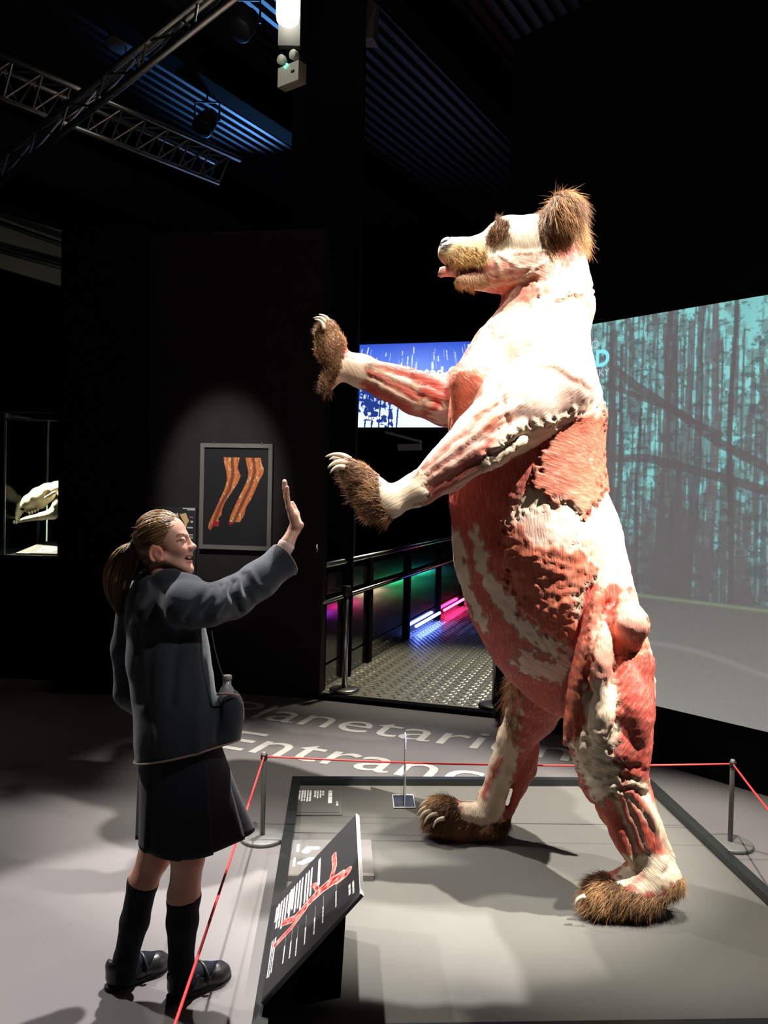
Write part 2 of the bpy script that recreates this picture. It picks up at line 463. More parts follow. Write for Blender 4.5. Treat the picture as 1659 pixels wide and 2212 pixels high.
# ------------------------------------------------------------------ ramp to the planetarium
ang = math.radians(17.4); ea = A3(math.sin(ang), math.cos(ang), 0); eb = A3(ea[1], -ea[0], 0); RO = A3(-0.49, 6.2, 0)
def rp(a, b, z): return RO + ea * a + eb * b + A3(0, 0, z)
ramp = thing('ramp', rp(0, 0, 0), 'metal entrance ramp with railing and coloured light strips', 'ramp')
RW = 1.42
MB().obox(rp(0.0, 0, 0), eb * RW, ea * 8.0, A3(0, 0, 0.03)).make('deck', mat('tread_plate', (0.30, 0.29, 0.24), 0.42, 0.6, nscale=6, nvar=0.2), ramp)
st = MB(); unit = [(-0.017, 0, 0), (0, -0.0055, 0), (0.017, 0, 0), (0, 0.0055, 0), (-0.006, 0, 0.004), (0.006, 0, 0.004)]
uf = [[0, 1, 5, 4], [1, 2, 5], [2, 3, 4, 5], [3, 0, 4]]
for i in range(104):
    for j in range(24):
        a = 0.06 + i * 0.054; b = 0.03 + j * 0.058 + (0.029 if i % 2 else 0)
        s_ = 1.3 if i % 2 else 1.1
        c, s0 = (math.cos(0.4), math.sin(0.4)) if (i + j) % 2 else (math.cos(-0.4), math.sin(-0.4))
        st.add([rp(a + (x * s0 + y * c) * s_, b + (x * c - y * s0) * s_, 0.0301 + z * 1.2) for x, y, z in unit], uf)
o = st.make('tread_stud', mat('worn_stud_metal', (0.62, 0.6, 0.5), 0.25, 1.0, nscale=9, nvar=0.25), ramp); o['kind'] = 'stuff'
MB().obox(rp(-0.09, -0.03, 0), eb * (RW + 0.03), ea * 0.09, A3(0, 0, 0.032)).make('threshold_strip', M_BLACK, ramp)
def ra(px): # distance along the railing for an image column
    q = onplane(px, 1280, RO, eb); return float(np.dot(q - RO, ea))
posts = [0.06] + [ra(px) for px in (796, 879, 946, 997)]
posts += [posts[-1] + 1.2 * k for k in (1, 2)]
M_PANEL = mat('dark_gloss_panel', (0.012, 0.012, 0.014), 0.12, 0.0, nscale=5, nvar=0.2, spec=0.9)
for i, a in enumerate(posts):
    MB().obox(rp(a - 0.05, -0.05, 0.0), eb * 0.08, ea * 0.10, A3(0, 0, 0.97)).make('railing_post', M_BLACK, ramp)
    if i + 1 < len(posts):
        b = posts[i + 1]
        MB().obox(rp(a + 0.05, -0.02, 0.22), eb * 0.02, ea * (b - a - 0.10), A3(0, 0, 0.46)).make('side_panel', M_PANEL, ramp)
        MB().obox(rp(a + 0.05, -0.02, 0.03), eb * 0.02, ea * (b - a - 0.10), A3(0, 0, 0.17)).make('kick_panel', M_PANEL, ramp)
        MB().obox(rp(a + 0.05, -0.02, 0.76), eb * 0.02, ea * (b - a - 0.10), A3(0, 0, 0.17)).make('upper_panel', M_PANEL, ramp)
MB().tube([rp(0, 0, 1.0), rp(posts[-1], 0, 1.0)], 0.022, 12).make('handrail', M_STEEL, ramp, True)
MB().tube([rp(0, 0.035, 0.72), rp(posts[-1], 0.035, 0.72)], 0.014, 10).make('lower_rail', M_STEEL, ramp, True)
# right-hand side of the ramp: dark wall whose light strips mirror in the gloss panels
MB().obox(rp(0.35, RW + 0.02, 0), eb * 0.06, ea * 7.6, A3(0, 0, 1.1)).make('side_wall', M_BLACK, ramp)
def led(a0, a1, b, z, col, st_, label):
    mm = mat('light_strip_' + label, (0.1, 0.1, 0.1), 0.4, nscale=5, emit=col, estr=st_)
    o = MB().tube([rp(a0, b, z), rp(a1, b, z)], 0.016, 8).make('light_strip', mm, ramp); o['label'] = label + ' light strip'
def vpt(px, py, b):  # where along a mirrored line the eye meets a column
    q = onplane(px, py, rp(0, b, 0), eb); return float(np.dot(q - RO, ea)), q[2]
for px0, px1, py0, py1, col, lab in ((693, 704, 1326, 1320, (0.45, 0.05, 1), 'violet'), (714, 764, 1318, 1292, (1, 0.03, 0.3), 'pink'), (770, 818, 1288, 1270, (1, 0.8, 0.5), 'cream'),
                                  (832, 880, 1262, 1246, (0.05, 1, 0.35), 'green'), (892, 922, 1242, 1230, (0.05, 1, 0.6), 'turquoise'), (926, 968, 1228, 1214, (0.05, 0.3, 1), 'azure')):
    a0, z0 = vpt(px0, py0, -RW); a1, z1 = vpt(px1, py1, -RW)
    led(a0, a1, RW - 0.02, (z0 + z1) / 2, col, 14, lab)
led(ra(891), ra(942), 0.05, 0.13, (0.12, 0.2, 1), 42, 'blue')
led(ra(952), ra(994), 0.05, 0.13, (1, 0.03, 0.2), 22, 'magenta')
led(ra(1002), ra(1028), 0.05, 0.13, (1, 0.03, 0.2), 22, 'far magenta')
spot('ramp_downlight', tuple(rp(1.6, 0.9, 4.2)), tuple(rp(0.9, 0.8, 0)), 700, 44, 0.8, (1, 0.93, 0.72), 0.1)

# ------------------------------------------------------------------ television and objects around it
tvp = P(768, 745, 13.0)
tvx = nrm(A3(0.96, -0.27, 0)); tvn = A3(tvx[1], -tvx[0], 0)
if tvn[1] > 0: tvn = -tvn
def on_tv(px, py): return onplane(px, py, tvp, tvn)
TL = on_tv(768, 745); TR = TL + tvx * 2.45; BL = TL + A3(0, 0, -1.32)
h, w = 230, 420
u, v = np.meshgrid(np.linspace(0, 1, w), np.linspace(0, 1, h))
base = np.zeros((h, w, 3)); t = np.clip(v, 0, 1)[..., None]
top = A3(0.03, 0.08, 0.55); mid = A3(0.16, 0.30, 0.95); low = A3(0.75, 0.85, 1.0)
base = np.where(t < 0.5, top + (mid - top) * (t / 0.5), mid + (low - mid) * np.clip((t - 0.5) / 0.35, 0, 1))
base += 0.10 * np.exp(-((u - 0.45) ** 2 + (v - 0.3) ** 2) / 0.05)[..., None] * A3(0.6, 0.8, 1)
r2 = np.random.default_rng(3)
for k in range(150):
    x0 = r2.uniform(0.03, 0.99); y0 = r2.uniform(0.02, 0.62); L_ = r2.uniform(0.04, 0.16); sl = 0.14 * (0.42 - x0) * -1.0
    br = 0.8 * r2.uniform(0.15, 1.0) ** 2
    tt = np.clip((v - y0) / L_, 0, 1); d = np.abs(u - (x0 + (0.35 * (0.45 - x0)) * -tt * L_)) * w
    on = (v > y0) & (v < y0 + L_) & (d < (1.3 if br > .4 else 0.9))
    base[on] += br * A3(0.9, 0.95, 1.0)
# dark pines along the lower left
for (xc, yb, yt, sp) in ((0.02, 1.0, 0.36, 0.05), (0.075, 1.0, 0.40, 0.06), (0.12, 1.0, 0.50, 0.055), (0.17, 1.0, 0.55, 0.05), (0.29, 1.0, 0.72, 0.0), (0.235, 1.0, 0.6, 0.03), (0.60, 1.0, 0.75, 0.0), (0.75, 1.0, 0.62, 0.04)):
    trunk = (np.abs(u - xc - 0.03 * (1 - v)) < 0.005) & (v > yt + 0.05)
    n_ = fbm(np.stack([u * 40 + xc * 90, v * 24, np.zeros_like(u)], -1), 3)
    crown = (np.abs(u - xc) < sp * (0.35 + 1.1 * n_)) & (v > yt) & (v < yt + 0.42) & (n_ > 0.43) if sp else np.zeros_like(trunk)
    base[trunk | crown] = A3(0.015, 0.04, 0.22)
tv = thing('television', (TL + TR) / 2 + A3(0, 0, -1.4), 'television glowing with blue star trails over pines', 'television')
MB().obox(TL - tvx * 0.05 + A3(0, 0, 0.05) - tvn * 0.012, tvx * 2.55, -tvn * 0.10, A3(0, 0, -1.42)).make('frame', M_DARK, tv)
picture('screen', np.clip(base, 0, 3) * 1.25, TL + tvn * 0.001, tvx * 2.45, A3(0, 0, -1.32), M_SCREEN, tv)
M_GLOW = mat('white_glowing_print', (0.1, 0.1, 0.1), 0.5, nscale=5, emit=(1, 1, 1), estr=2.2)
lettering('screen_text', 'u.c', on_tv(1008, 768), tvx * 0.36, A3(0, 0, 0.36), tvn, M_GLOW, tv, 0.004, 0.02)
lettering('screen_text', 'located C', on_tv(865, 816), tvx * 0.235, A3(0, 0, 0.23), tvn, M_GLOW, tv, 0.004, 0.02)
lettering('screen_text', 'Margin', on_tv(786, 906), tvx * 0.105, A3(0, 0, 0.08), tvn, M_GLOW, tv, 0.004, 0.01)
tag(MB().obox(on_tv(700, 700) - tvn * 0.13, tvx * 4.2, -tvn * 0.08, A3(0, 0, -3.7)).make('wall_screen', M_BLACK), 'black wall panel behind the television', kind='structure')
# pale angular wall arrow under the television
wl = lambda px, py: onplane(px, py, P(870, 950, 11.5), tvn)
b = MB().prism([(0, 0), (1, 0), (1, 1), (0, 1)], wl(908, 951) - wl(830, 930), wl(832, 936) - wl(830, 930), -tvn * 0.05, wl(830, 930))
o0 = thing('wall_fin', wl(870, 980), 'dim pale angular fin under the television', 'wall fitting')
b.make('upper_blade', mat('dim_white_panel', (0.35, 0.35, 0.36), 0.6, nscale=5), o0)
MB().prism([(0, 0), (1, 0), (1, 1), (0, 1)], wl(908, 958) - wl(858, 960), wl(860, 974) - wl(858, 960), -tvn * 0.05, wl(858, 960)).make('lower_blade', bpy.data.materials['dim_white_panel'], o0)
spot('fin_light', (1.2, 8.5, 4.8), tuple(wl(870, 950)), 25, 18, 0.9, (0.8, 0.85, 1.0), 0.1)

# ------------------------------------------------------------------ projection screen on the right wall
def on_wc(px, py): return onplane(px, py, wc0 - cn * 0.02, cn)
zt = on_wc(1400, 1520)[2]; zb_top = on_wc(1275, 710)[2]
sl0 = on_wc(1215, 900); sl0[2] = 0
s_len = 3.2; SZ0 = on_wc(1500, 1543)[2]; SZ1 = on_wc(1450, 673)[2]
def s_uv(px, py):
    q = on_wc(px, py); return np.dot(q - sl0, cd) / s_len, (SZ1 - q[2]) / (SZ1 - SZ0)
h, w = 420, 520
u, v = np.meshgrid(np.linspace(0, 1, w), np.linspace(0, 1, h)); uu = u * s_len
UH = s_uv(1420, 1290)[1]
sky = A3(0.16, 0.36, 0.36); img = np.ones((h, w, 3)) * sky * (0.95 + 0.35 * fbm(np.stack([uu * 5, v * 5, u * 0], -1), 3))[..., None]
img[..., 0] *= 0.9
dark = A3(0.085, 0.075, 0.078)
def blend(mask, col, a=1.0):
    global img
    k = np.clip(mask, 0, 1)[..., None] * a; img = img * (1 - k) + np.asarray(col) * k
n1 = fbm(np.stack([uu * 26, v * 62, u * 0 + 3], -1), 4); n2 = fbm(np.stack([uu * 60, v * 9, u * 0 + 9], -1), 3); n3 = fbm(np.stack([uu * 4, v * 3, u * 0 + 5], -1), 3)
n4 = fbm(np.stack([uu * 48 + 8 * n1, v * 120, u * 0 + 1], -1), 3)
dens = 0.05 + 0.25 * n3 + 0.20 * v
blend(np.clip((n1 + dens - 0.60) * 9, 0, 1), A3(0.10, 0.14, 0.14), 0.75)
blend(np.clip((n4 + dens * 0.6 - 0.62) * 12, 0, 1), A3(0.05, 0.075, 0.075), 0.75)
blend(np.clip((n2 + dens - 0.62) * 12, 0, 1), dark, 0.8)
r3 = np.random.default_rng(11)
for k in range(46):
    x0 = r3.uniform(-0.02, 1.0); wd = r3.choice([0.004, 0.006, 0.01, 0.018], p=[.4, .3, .2, .1]); lean = r3.uniform(-0.02, 0.02); y0 = r3.uniform(-0.3, 0.3)
    d = np.abs(u - x0 - lean * v - 0.004 * np.sin(v * 9 + k)); blend(((d < wd * (0.6 + 0.5 * v)) & (v > y0)).astype(float), dark * r3.uniform(0.8, 1.25), 0.85)
for pts, wd in (([(1330, 800), (1400, 850), (1480, 900), (1560, 960), (1659, 1010)], 0.008), ([(1300, 990), (1400, 990), (1500, 1015), (1659, 1060)], 0.008), ([(1310, 830), (1440, 880), (1560, 940)], 0.005)):
    q = [s_uv(*a) for a in pts]; d = dseg(u, v * 0.75, [(a, b * 0.75) for a, b in q]); blend((d < wd).astype(float), dark, 0.85)
blend(np.clip((n3 + 0.5 * v + 0.2 * np.sin(uu * 2.3 + 0.4) - 0.72) * 5, 0, 1) * (v < UH), A3(0.10, 0.092, 0.092), 0.7)
g = v > UH
gcol = A3(0.135, 0.13, 0.122)[None, None] * (0.72 + 0.45 * (v - UH) / (1 - UH) + 0.15 * fbm(np.stack([uu * 2, v * 8, u * 0], -1), 3) + 0.03 * RNG.normal(size=u.shape))[..., None]
img = np.where(g[..., None], gcol, img)
edge = np.exp(-((v - UH) / 0.004) ** 2); blend(edge, A3(0.16, 0.2, 0.13), 0.7)
tr = np.abs(v - (UH + 0.10 + 0.10 * u + 0.01 * np.sin(uu * 5))); blend(np.exp(-(tr / 0.006) ** 2) * (v > UH), A3(0.19, 0.185, 0.175), 0.5)
scr = thing('projection_screen', sl0 + cd * s_len / 2 + A3(0, 0, 0), 'large projection screen showing a misty bare forest', 'screen')
picture('screen_picture', np.clip(img, 0, 2) * 1.55, sl0 + A3(0, 0, SZ1) - cn * 0.012, cd * s_len, A3(0, 0, SZ0 - SZ1), M_SCREEN, scr)
MB().obox(sl0 + A3(0, 0, SZ0) - cn * 0.008, cd * s_len, cn * 0.026, A3(0, 0, SZ1 - SZ0)).make('screen_board', M_DARK, scr)
M_LOGO = mat('glowing_cyan_print', (0.1, 0.1, 0.1), 0.5, nscale=5, emit=(0.25, 0.85, 0.95), estr=1.0)
M_LOGOW = mat('glowing_pale_print', (0.1, 0.1, 0.1), 0.5, nscale=5, emit=(0.65, 0.75, 0.85), estr=0.8)
def logo(s, right_px, base_px, height_px, m_, bold):
    """right-aligned caption whose capitals are height_px tall where it ends"""
    V, Fc = text_geo(s, 1.0, bold); o = on_wc(*base_px); hh = on_wc(base_px[0], base_px[1] - height_px)[2] - o[2]
    em = hh / 0.69
    W = o + (V[:, :1] - V[:, 0].max()) * cd * em + V[:, 1:2] * A3(0, 0, em) - cn * 0.02
    mk('screen_text', W, Fc, m_, scr)
logo('NAT GEO', 0, (1297, 752), 17, M_LOGOW, 0.0)
logo('WILD', 0, (1320, 789), 34, M_LOGO, 0.035)
logo('SKY', 0, (1320, 811), 15, M_LOGOW, 0.0)
# ------------------------------------------------------------------ platform under the bear
pr = math.radians(3.2); pex = A3(math.cos(pr), math.sin(pr), 0); pey = A3(math.sin(pr), -math.cos(pr), 0); PO = A3(-0.447, 4.195, 0)
PWD, PDP, PZ = 1.90, 2.02, 0.05
def pl(x, y, z=PZ): return PO + pex * x + pey * y + A3(0, 0, z)
plat = thing('platform', pl(PWD / 2, PDP / 2, 0), 'low grey felt platform with black raised rim', 'platform')
MB().obox(pl(0.02, 0.02, 0), pex * (PWD - 0.04), pey * (PDP - 0.04), A3(0, 0, PZ)).make('deck', M_PLAT, plat)
for (x, y, lx, ly) in ((0, 0, PWD, 0.04), (0, PDP - 0.04, PWD, 0.04), (0, 0.04, 0.045, PDP - 0.08), (PWD - 0.045, 0.04, 0.045, PDP - 0.08)):
    MB().obox(pl(x, y, 0), pex * lx, pey * ly, A3(0, 0, 0.085)).make('rim', M_RIM, plat)

def bars(arr, rows, x0, x1, y, dy, col, jag=0.25, r=None):
    """rows of small text as short broken strokes; x grows rightwards, rows go down"""
    h, w, _ = arr.shape; r = r or np.random.default_rng(int(abs(x0) * 1000 + y * 77))
    for k in range(rows):
        e = x1 - r.uniform(0, jag) * (x1 - x0) if rows > 1 else x1
        ya, yb = int((y + k * dy) * h), int((y + k * dy + dy * 0.45) * h) + 1
        m_ = r.random(int(w)) > 0.12
        xa, xb = int(x0 * w), int(e * w)
        arr[ya:yb, xa:xb][:, m_[xa:xb]] = col
    return arr
WHT = A3(0.8, 0.8, 0.78)
# flat print on the deck and small label board, both to be read from the left side of the platform:
# print rows run along pey (towards the camera); 'up' of the print points right (pex)
def side_print(name, arr, o, width, height, mat_, parent):
    # reading direction: away from camera -> towards far end is the line start
    return picture(name, arr, o, pey * width, -pex * height, mat_, parent)
pf = G(730, 1708, PZ); fx = float(np.dot(pf - PO, pex)); fy = float(np.dot(pf - PO, pey))
a = np.ones((90, 60, 3)) * A3(0.10, 0.099, 0.09)
bars(a, 1, 0.55, 0.72, 0.03, 0.08, WHT); bars(a, 1, 0.08, 0.62, 0.17, 0.17, WHT); bars(a, 4, 0.08, 0.42, 0.36, 0.065, WHT, 0.5); bars(a, 5, 0.08, 0.62, 0.66, 0.065, WHT, 0.3)
lab1 = thing('floor_label', pl(fx - 0.12, fy + 0.1), 'printed caption panel lying flat at back corner of platform', 'label')
MB().obox(pl(fx - 0.22, fy - 0.02), pex * 0.24, pey * 0.34, A3(0, 0, 0.004)).make('panel', mat('label_board', (0.10, 0.099, 0.09), 0.6, nscale=8), lab1)
side_print('print', a, pl(fx + 0.005, fy - 0.005, PZ + 0.006), 0.30, 0.21, M_PRINT, lab1)
q0 = G(612, 1815, PZ + 0.02); q1 = G(741, 1813, PZ + 0.02); q2 = G(600, 1893, PZ + 0.02)
lx = float(np.dot(q0 - PO, pex)); ly = float(np.dot(q0 - PO, pey)); lw = float(np.dot(q1 - q0, pex)) + 0.12; lh = float(np.dot(q2 - q0, pey))
lab2 = thing('caption_board', pl(lx + lw / 2, ly + lh / 2), 'grey caption board with two white bone pictures beside the lectern', 'label')
MB().obox(pl(lx, ly, PZ), pex * lw, pey * lh, A3(0, 0, 0.022)).make('board', mat('caption_grey', (0.15, 0.145, 0.135), 0.6, nscale=8), lab2)
a = np.ones((150, 110, 3)) * A3(0.15, 0.145, 0.135)
bars(a, 4, 0.22, 0.80, 0.30, 0.045, WHT, 0.2); bars(a, 3, 0.22, 0.55, 0.20, 0.045, WHT, 0.4); bars(a, 1, 0.15, 0.38, 0.82, 0.03, WHT); bars(a, 1, 0.52, 0.78, 0.84, 0.03, WHT)
yy, xx = np.mgrid[0:1:150j, 0:1:110j]
for pts, wd in (([(0.25, 0.62), (0.25, 0.70), (0.36, 0.74)], 0.045), ([(0.60, 0.58), (0.56, 0.66), (0.68, 0.77)], 0.045)):
    a[dseg(xx, yy, pts) < wd] = WHT
side_print('print', a, pl(lx + lw - 0.004, ly + 0.004, PZ + 0.0235), lh - 0.008, lw - 0.008, M_PRINT, lab2)

# ------------------------------------------------------------------ sloping lectern panel
LA, LB = A3(-0.075, 2.885, 0.417), A3(-0.043, 2.305, 0.417); LD, LC = A3(-0.352, 2.865, 0.115), A3(-0.318, 2.270, 0.115)
lec = thing('lectern', (LA + LB + LC + LD) / 4 * A3(1, 1, 0) + A3(0, 0, PZ), 'sloping black lectern panel picturing a red leaping anatomical figure', 'lectern')
ln = nrm(np.cross(LD - LC, LB - LC)); ln = ln if ln[0] < 0 else -ln
M_LEC = mat('black_lectern_board', (0.028, 0.028, 0.03), 0.35, nscale=6)
b = MB(); th = -ln * 0.012
b.hexa([LC + th, LB + th, LA + th, LD + th, LC, LB, LA, LD]); b.make('board', M_LEC, lec)
MB().beam(LA - ln * 0.006, LB - ln * 0.006, 0.004, 0.013, up=ln).make('edge_highlight', mat('board_edge_highlight', (0.7, 0.7, 0.68), 0.4, nscale=5), lec)  # bright highlight along the upper board edge, put in as a pale strip
fb = lambda u_, v_: LD + (LA - LD) * v_ + (LC - LD) * u_  # u along the reading line, v up the slope
st = MB(); s0, s1 = fb(0.30, 0.55), fb(0.92, 0.55); s2, s3 = fb(0.92, 0.93), fb(0.30, 0.93)
st.hexa([A3(*q[:2], PZ) for q in (fb(0.36, 0.40), fb(0.80, 0.40), fb(0.80, 0.82), fb(0.36, 0.82))] + [q - ln * 0.013 for q in (fb(0.30, 0.40), fb(0.92, 0.40), fb(0.92, 0.82), fb(0.30, 0.82))])
st.make('stand', M_BLACK, lec)
H_, W_ = 320, 460; a = np.ones((H_, W_, 3)) * A3(0.028, 0.028, 0.03); yy, xx = np.mgrid[0:1:complex(0, H_), 0:1:complex(0, W_)]
# coordinates: x along the reading line, y from the top of the slope downwards
bars(a, 1, 0.40, 0.60, 0.20, 0.10, WHT)   # heading is set further left below
a[:] = A3(0.028, 0.028, 0.03)
bars(a, 1, 0.09, 0.42, 0.44, 0.055, WHT); bars(a, 3, 0.10, 0.50, 0.54, 0.034, WHT, 0.2); bars(a, 5, 0.10, 0.58, 0.655, 0.034, WHT, 0.5)
bars(a, 6, 0.12, 0.46, 0.775, 0.034, WHT, 0.4)
bars(a, 3, 0.50, 0.92, 0.93, 0.02, WHT, 0.3); bars(a, 2, 0.78, 0.92, 0.05, 0.04, WHT)
bars(a, 4, 0.14, 0.38, 0.86 + 0.02, 0.03, WHT, 0.4)
for x_, y_ in ((0.70, 0.24), (0.72, 0.38), (0.74, 0.47), (0.74, 0.57), (0.76, 0.66), (0.72, 0.73), (0.70, 0.80)):
    bars(a, 1, x_, x_ + 0.16, y_, 0.022, WHT)
    a[int(y_ * H_) + 1, int((x_ - 0.12) * W_):int(x_ * W_)] = A3(0.3, 0.3, 0.3)
fig = [([(0.62, 0.12), (0.60, 0.20)], 0.055), ([(0.58, 0.20), (0.52, 0.36), (0.50, 0.48)], 0.060), ([(0.50, 0.30), (0.40, 0.26), (0.24, 0.27)], 0.028), ([(0.50, 0.48), (0.50, 0.60)], 0.052),
       ([(0.46, 0.46), (0.36, 0.50), (0.34, 0.53)], 0.022), ([(0.50, 0.60), (0.50, 0.74), (0.42, 0.86)], 0.035), ([(0.53, 0.60), (0.58, 0.76), (0.58, 0.92)], 0.035)]
for pts, wd in fig:
    d = dseg(xx * 1.4, yy, [(x * 1.4, y) for x, y in pts]); n_ = fbm(np.stack([xx * 60, yy * 30, xx * 0], -1), 3)
    m_ = d < wd; a[m_] = A3(0.55, 0.09, 0.08) + (n_[m_, None] - 0.45) * A3(1.0, 0.7, 0.6); a[(d > wd * 0.8) & (d < wd)] = A3(0.75, 0.4, 0.36)
uL = (LC - LD); vL = (LD - LA)
picture('print', np.clip(a, 0, 1), LA + ln * 0.0015 + uL * 0.01 + vL * 0.01, uL * 0.98, vL * 0.98, M_PRINT, lec)

# ------------------------------------------------------------------ clear acrylic sign holder
M_ACR = mat('clear_acrylic', (0.95, 0.97, 0.97), 0.04, nscale=3, nvar=0.02, **{'Transmission Weight': 1.0, 'IOR': 1.08})
M_ACE = mat('frosted_acrylic_edge', (0.75, 0.78, 0.76), 0.5, nscale=9, nvar=0.05)
h0, h1, h2, h3 = [G(x, y, PZ + 0.006) for x, y in ((851, 1744), (897, 1744), (892, 1717), (848, 1717))]
hold = thing('acrylic_sign_holder', (h0 + h2) / 2 * A3(1, 1, 0) + A3(0, 0, PZ), 'clear acrylic upright sign holder standing on the platform', 'sign holder')
zz = A3(0, 0, 0.005); b = MB().hexa([h0 - zz, h1 - zz, h2 - zz, h3 - zz, h0, h1, h2, h3]); b.make('foot_plate', M_ACR, hold)
e = MB()
for p_, q_ in ((h0, h1), (h1, h2), (h2, h3), (h3, h0)): e.tube([p_, q_], 0.0022, 6)
e.make('foot_edge', M_ACE, hold)
m0, m1 = G(874, 1744, PZ + .006), G(872, 1717, PZ + .006); m1 = m0 + (m1 - m0) * 1.0
zt_ = A3(0, 0, 0.315)
MB().obox(m0, m1 - m0, A3(0.004, 0, 0), zt_).make('upright_plate', M_ACR, hold)
e = MB().tube([m0, m0 + zt_ * 0.9, m1 + zt_, m1], 0.0025, 6); e.make('upright_edge', M_ACE, hold)

# ------------------------------------------------------------------ barrier posts and red cord
def barrier_post(base, hgt, label):
    t_ = thing('barrier_post', base, label, 'barrier post', 'low cord barrier posts')
    MB().lathe([(0.098, 0), (0.1, 0.004), (0.1, 0.014), (0.094, 0.018), (0.02, 0.020)], base, 32).make('base', M_GREYP, t_, True)
    MB().lathe([(0.011, 0.018), (0.011, hgt - 0.01), (0.009, hgt)], base, 12).make('pole', M_GREYP, t_, True)
    MB().lathe([(0.014, hgt - 0.035), (0.016, hgt - 0.03), (0.016, hgt - 0.012), (0.012, hgt - 0.008)], base, 12).make('cord_collar', M_DARK, t_, True)
    return base + A3(0, 0, hgt - 0.02)
pb0 = G(567, 1812); pb1 = G(1577, 1826)
hL = P(571, 1630, pb0[1])[2]; hR = P(1577, 1646, pb1[1])[2]
t0 = barrier_post(pb0, 0.395, 'low grey barrier post by the girl at platform corner'); t1 = barrier_post(pb1, 0.395, 'low grey barrier post before the projection screen')
zc = t0[2]
pn = G(375, 2212, zc); dn = pn - t0; t2 = t0 + dn * 1.45; barrier_post(A3(t2[0], t2[1], 0), 0.395, 'low grey barrier post at near left end of the red cord')
pn = G(1659, 1745, zc); dn = pn - t1; t3 = t1 + dn * 3.4; barrier_post(A3(t3[0], t3[1], 0), 0.395, 'low grey barrier post at near right end of the red cord')
def sag(a_, b_, s): return [a_ + (b_ - a_) * t + A3(0, 0, -s * 4 * t * (1 - t)) for t in np.linspace(0, 1, 16)]
tag(MB().tube(sag(t2, t0, 0.012)[:-1] + sag(t0, t1, 0.022)[:-1] + sag(t1, t3, 0.01), 0.0042, 8).make('elastic_rope', M_CORD, None, True), 'thin red barrier cord strung round the platform', 'cord')

# ------------------------------------------------------------------ belt stanchions at the ramp
def stanchion(base, hgt, label, arm):
    t_ = thing('stanchion', base, label, 'stanchion', 'chrome stanchions at the ramp')
    MB().lathe([(0.115, 0), (0.118, 0.006), (0.118, 0.02), (0.10, 0.028), (0.03, 0.034)], base, 32).make('base', M_DARK if not arm else M_STEEL, t_, True)
    MB().lathe([(0.022, 0.03), (0.022, hgt - 0.07)], base, 16).make('pole', M_STEEL, t_, True)
    MB().lathe([(0.034, hgt - 0.075), (0.036, hgt - 0.07), (0.036, hgt - 0.004), (0.03, hgt)], base, 18).make('belt_cassette', M_DARK, t_, True)
    if arm: MB().obox(base + A3(-0.12, 0.0, hgt - 0.05), A3(0.09, 0, 0), A3(0, 0.012, 0), A3(0, 0, 0.03)).make('belt_clip', M_DARK, t_)
stanchion(G(744, 1493, 0.03), 0.82, 'chrome stanchion standing on the left of the ramp entrance', True)
stanchion(G(1068, 1528, 0.03), 0.82, 'chrome stanchion mostly hidden behind the black wall end', False)

# ------------------------------------------------------------------ framed picture and label panel on the left wall
def on_wa(px, py): return onplane(px, py, wa0 - wn * 0.03, wn)
f0, f1, f2 = on_wa(433, 957), on_wa(589, 956), on_wa(433, 1185)
wx = -wdir; fw = float(np.dot(f1 - f0, wx)); fh = f0[2] - f2[2]
pos = thing('framed_picture', f0 + wx * fw / 2 - A3(0, 0, fh), 'grey framed picture of two dissected animal legs on black', 'picture')
M_FRAME = mat('grey_frame', (0.15, 0.15, 0.145), 0.45, 0.2, nscale=12, nvar=0.1)
fr = 0.032
for (x, z, lx_, lz) in ((0, 0, fw, fr), (0, fh - fr, fw, fr), (0, fr, fr, fh - 2 * fr), (fw - fr, fr, fr, fh - 2 * fr)):
    MB().obox(f0 + wx * x - A3(0, 0, z + lz), wx * lx_, wn * 0.028, A3(0, 0, lz)).make('frame_bar', M_FRAME, pos)
for x in (0.19, 0.85):
    MB().sphere(f0 + wx * fw * x + A3(0, 0, 0.004) - wn * 0.0, 0.007).make('hanging_stud', M_STEEL, pos)
H_, W_ = 260, 170; a = np.ones((H_, W_, 3)) * A3(0.022, 0.022, 0.026); yy, xx = np.mgrid[0:1:complex(0, H_), 0:1:complex(0, W_)]
leg1 = [(0.30, 0.10), (0.55, 0.10), (0.52, 0.20), (0.57, 0.285), (0.52, 0.37), (0.42, 0.47), (0.33, 0.56), (0.29, 0.63), (0.28, 0.69), (0.23, 0.73), (0.25, 0.77), (0.23, 0.81), (0.16, 0.81), (0.10, 0.855), (0.08, 0.83), (0.085, 0.78), (0.16, 0.67), (0.24, 0.55), (0.32, 0.43), (0.36, 0.33), (0.345, 0.24), (0.31, 0.16)]
leg2 = [(0.64, 0.10), (0.88, 0.10), (0.89, 0.15), (0.93, 0.21), (0.92, 0.26), (0.86, 0.33), (0.80, 0.43), (0.74, 0.52), (0.66, 0.61), (0.64, 0.68), (0.60, 0.73), (0.57, 0.76), (0.50, 0.76), (0.41, 0.795), (0.40, 0.77), (0.42, 0.70), (0.48, 0.61), (0.54, 0.52), (0.62, 0.41), (0.68, 0.32), (0.69, 0.24), (0.66, 0.16)]
n_ = fbm(np.stack([xx * 22, yy * 9, xx * 0], -1), 4); n5 = fbm(np.stack([xx * 50, yy * 40, xx * 0 + 4], -1), 3)
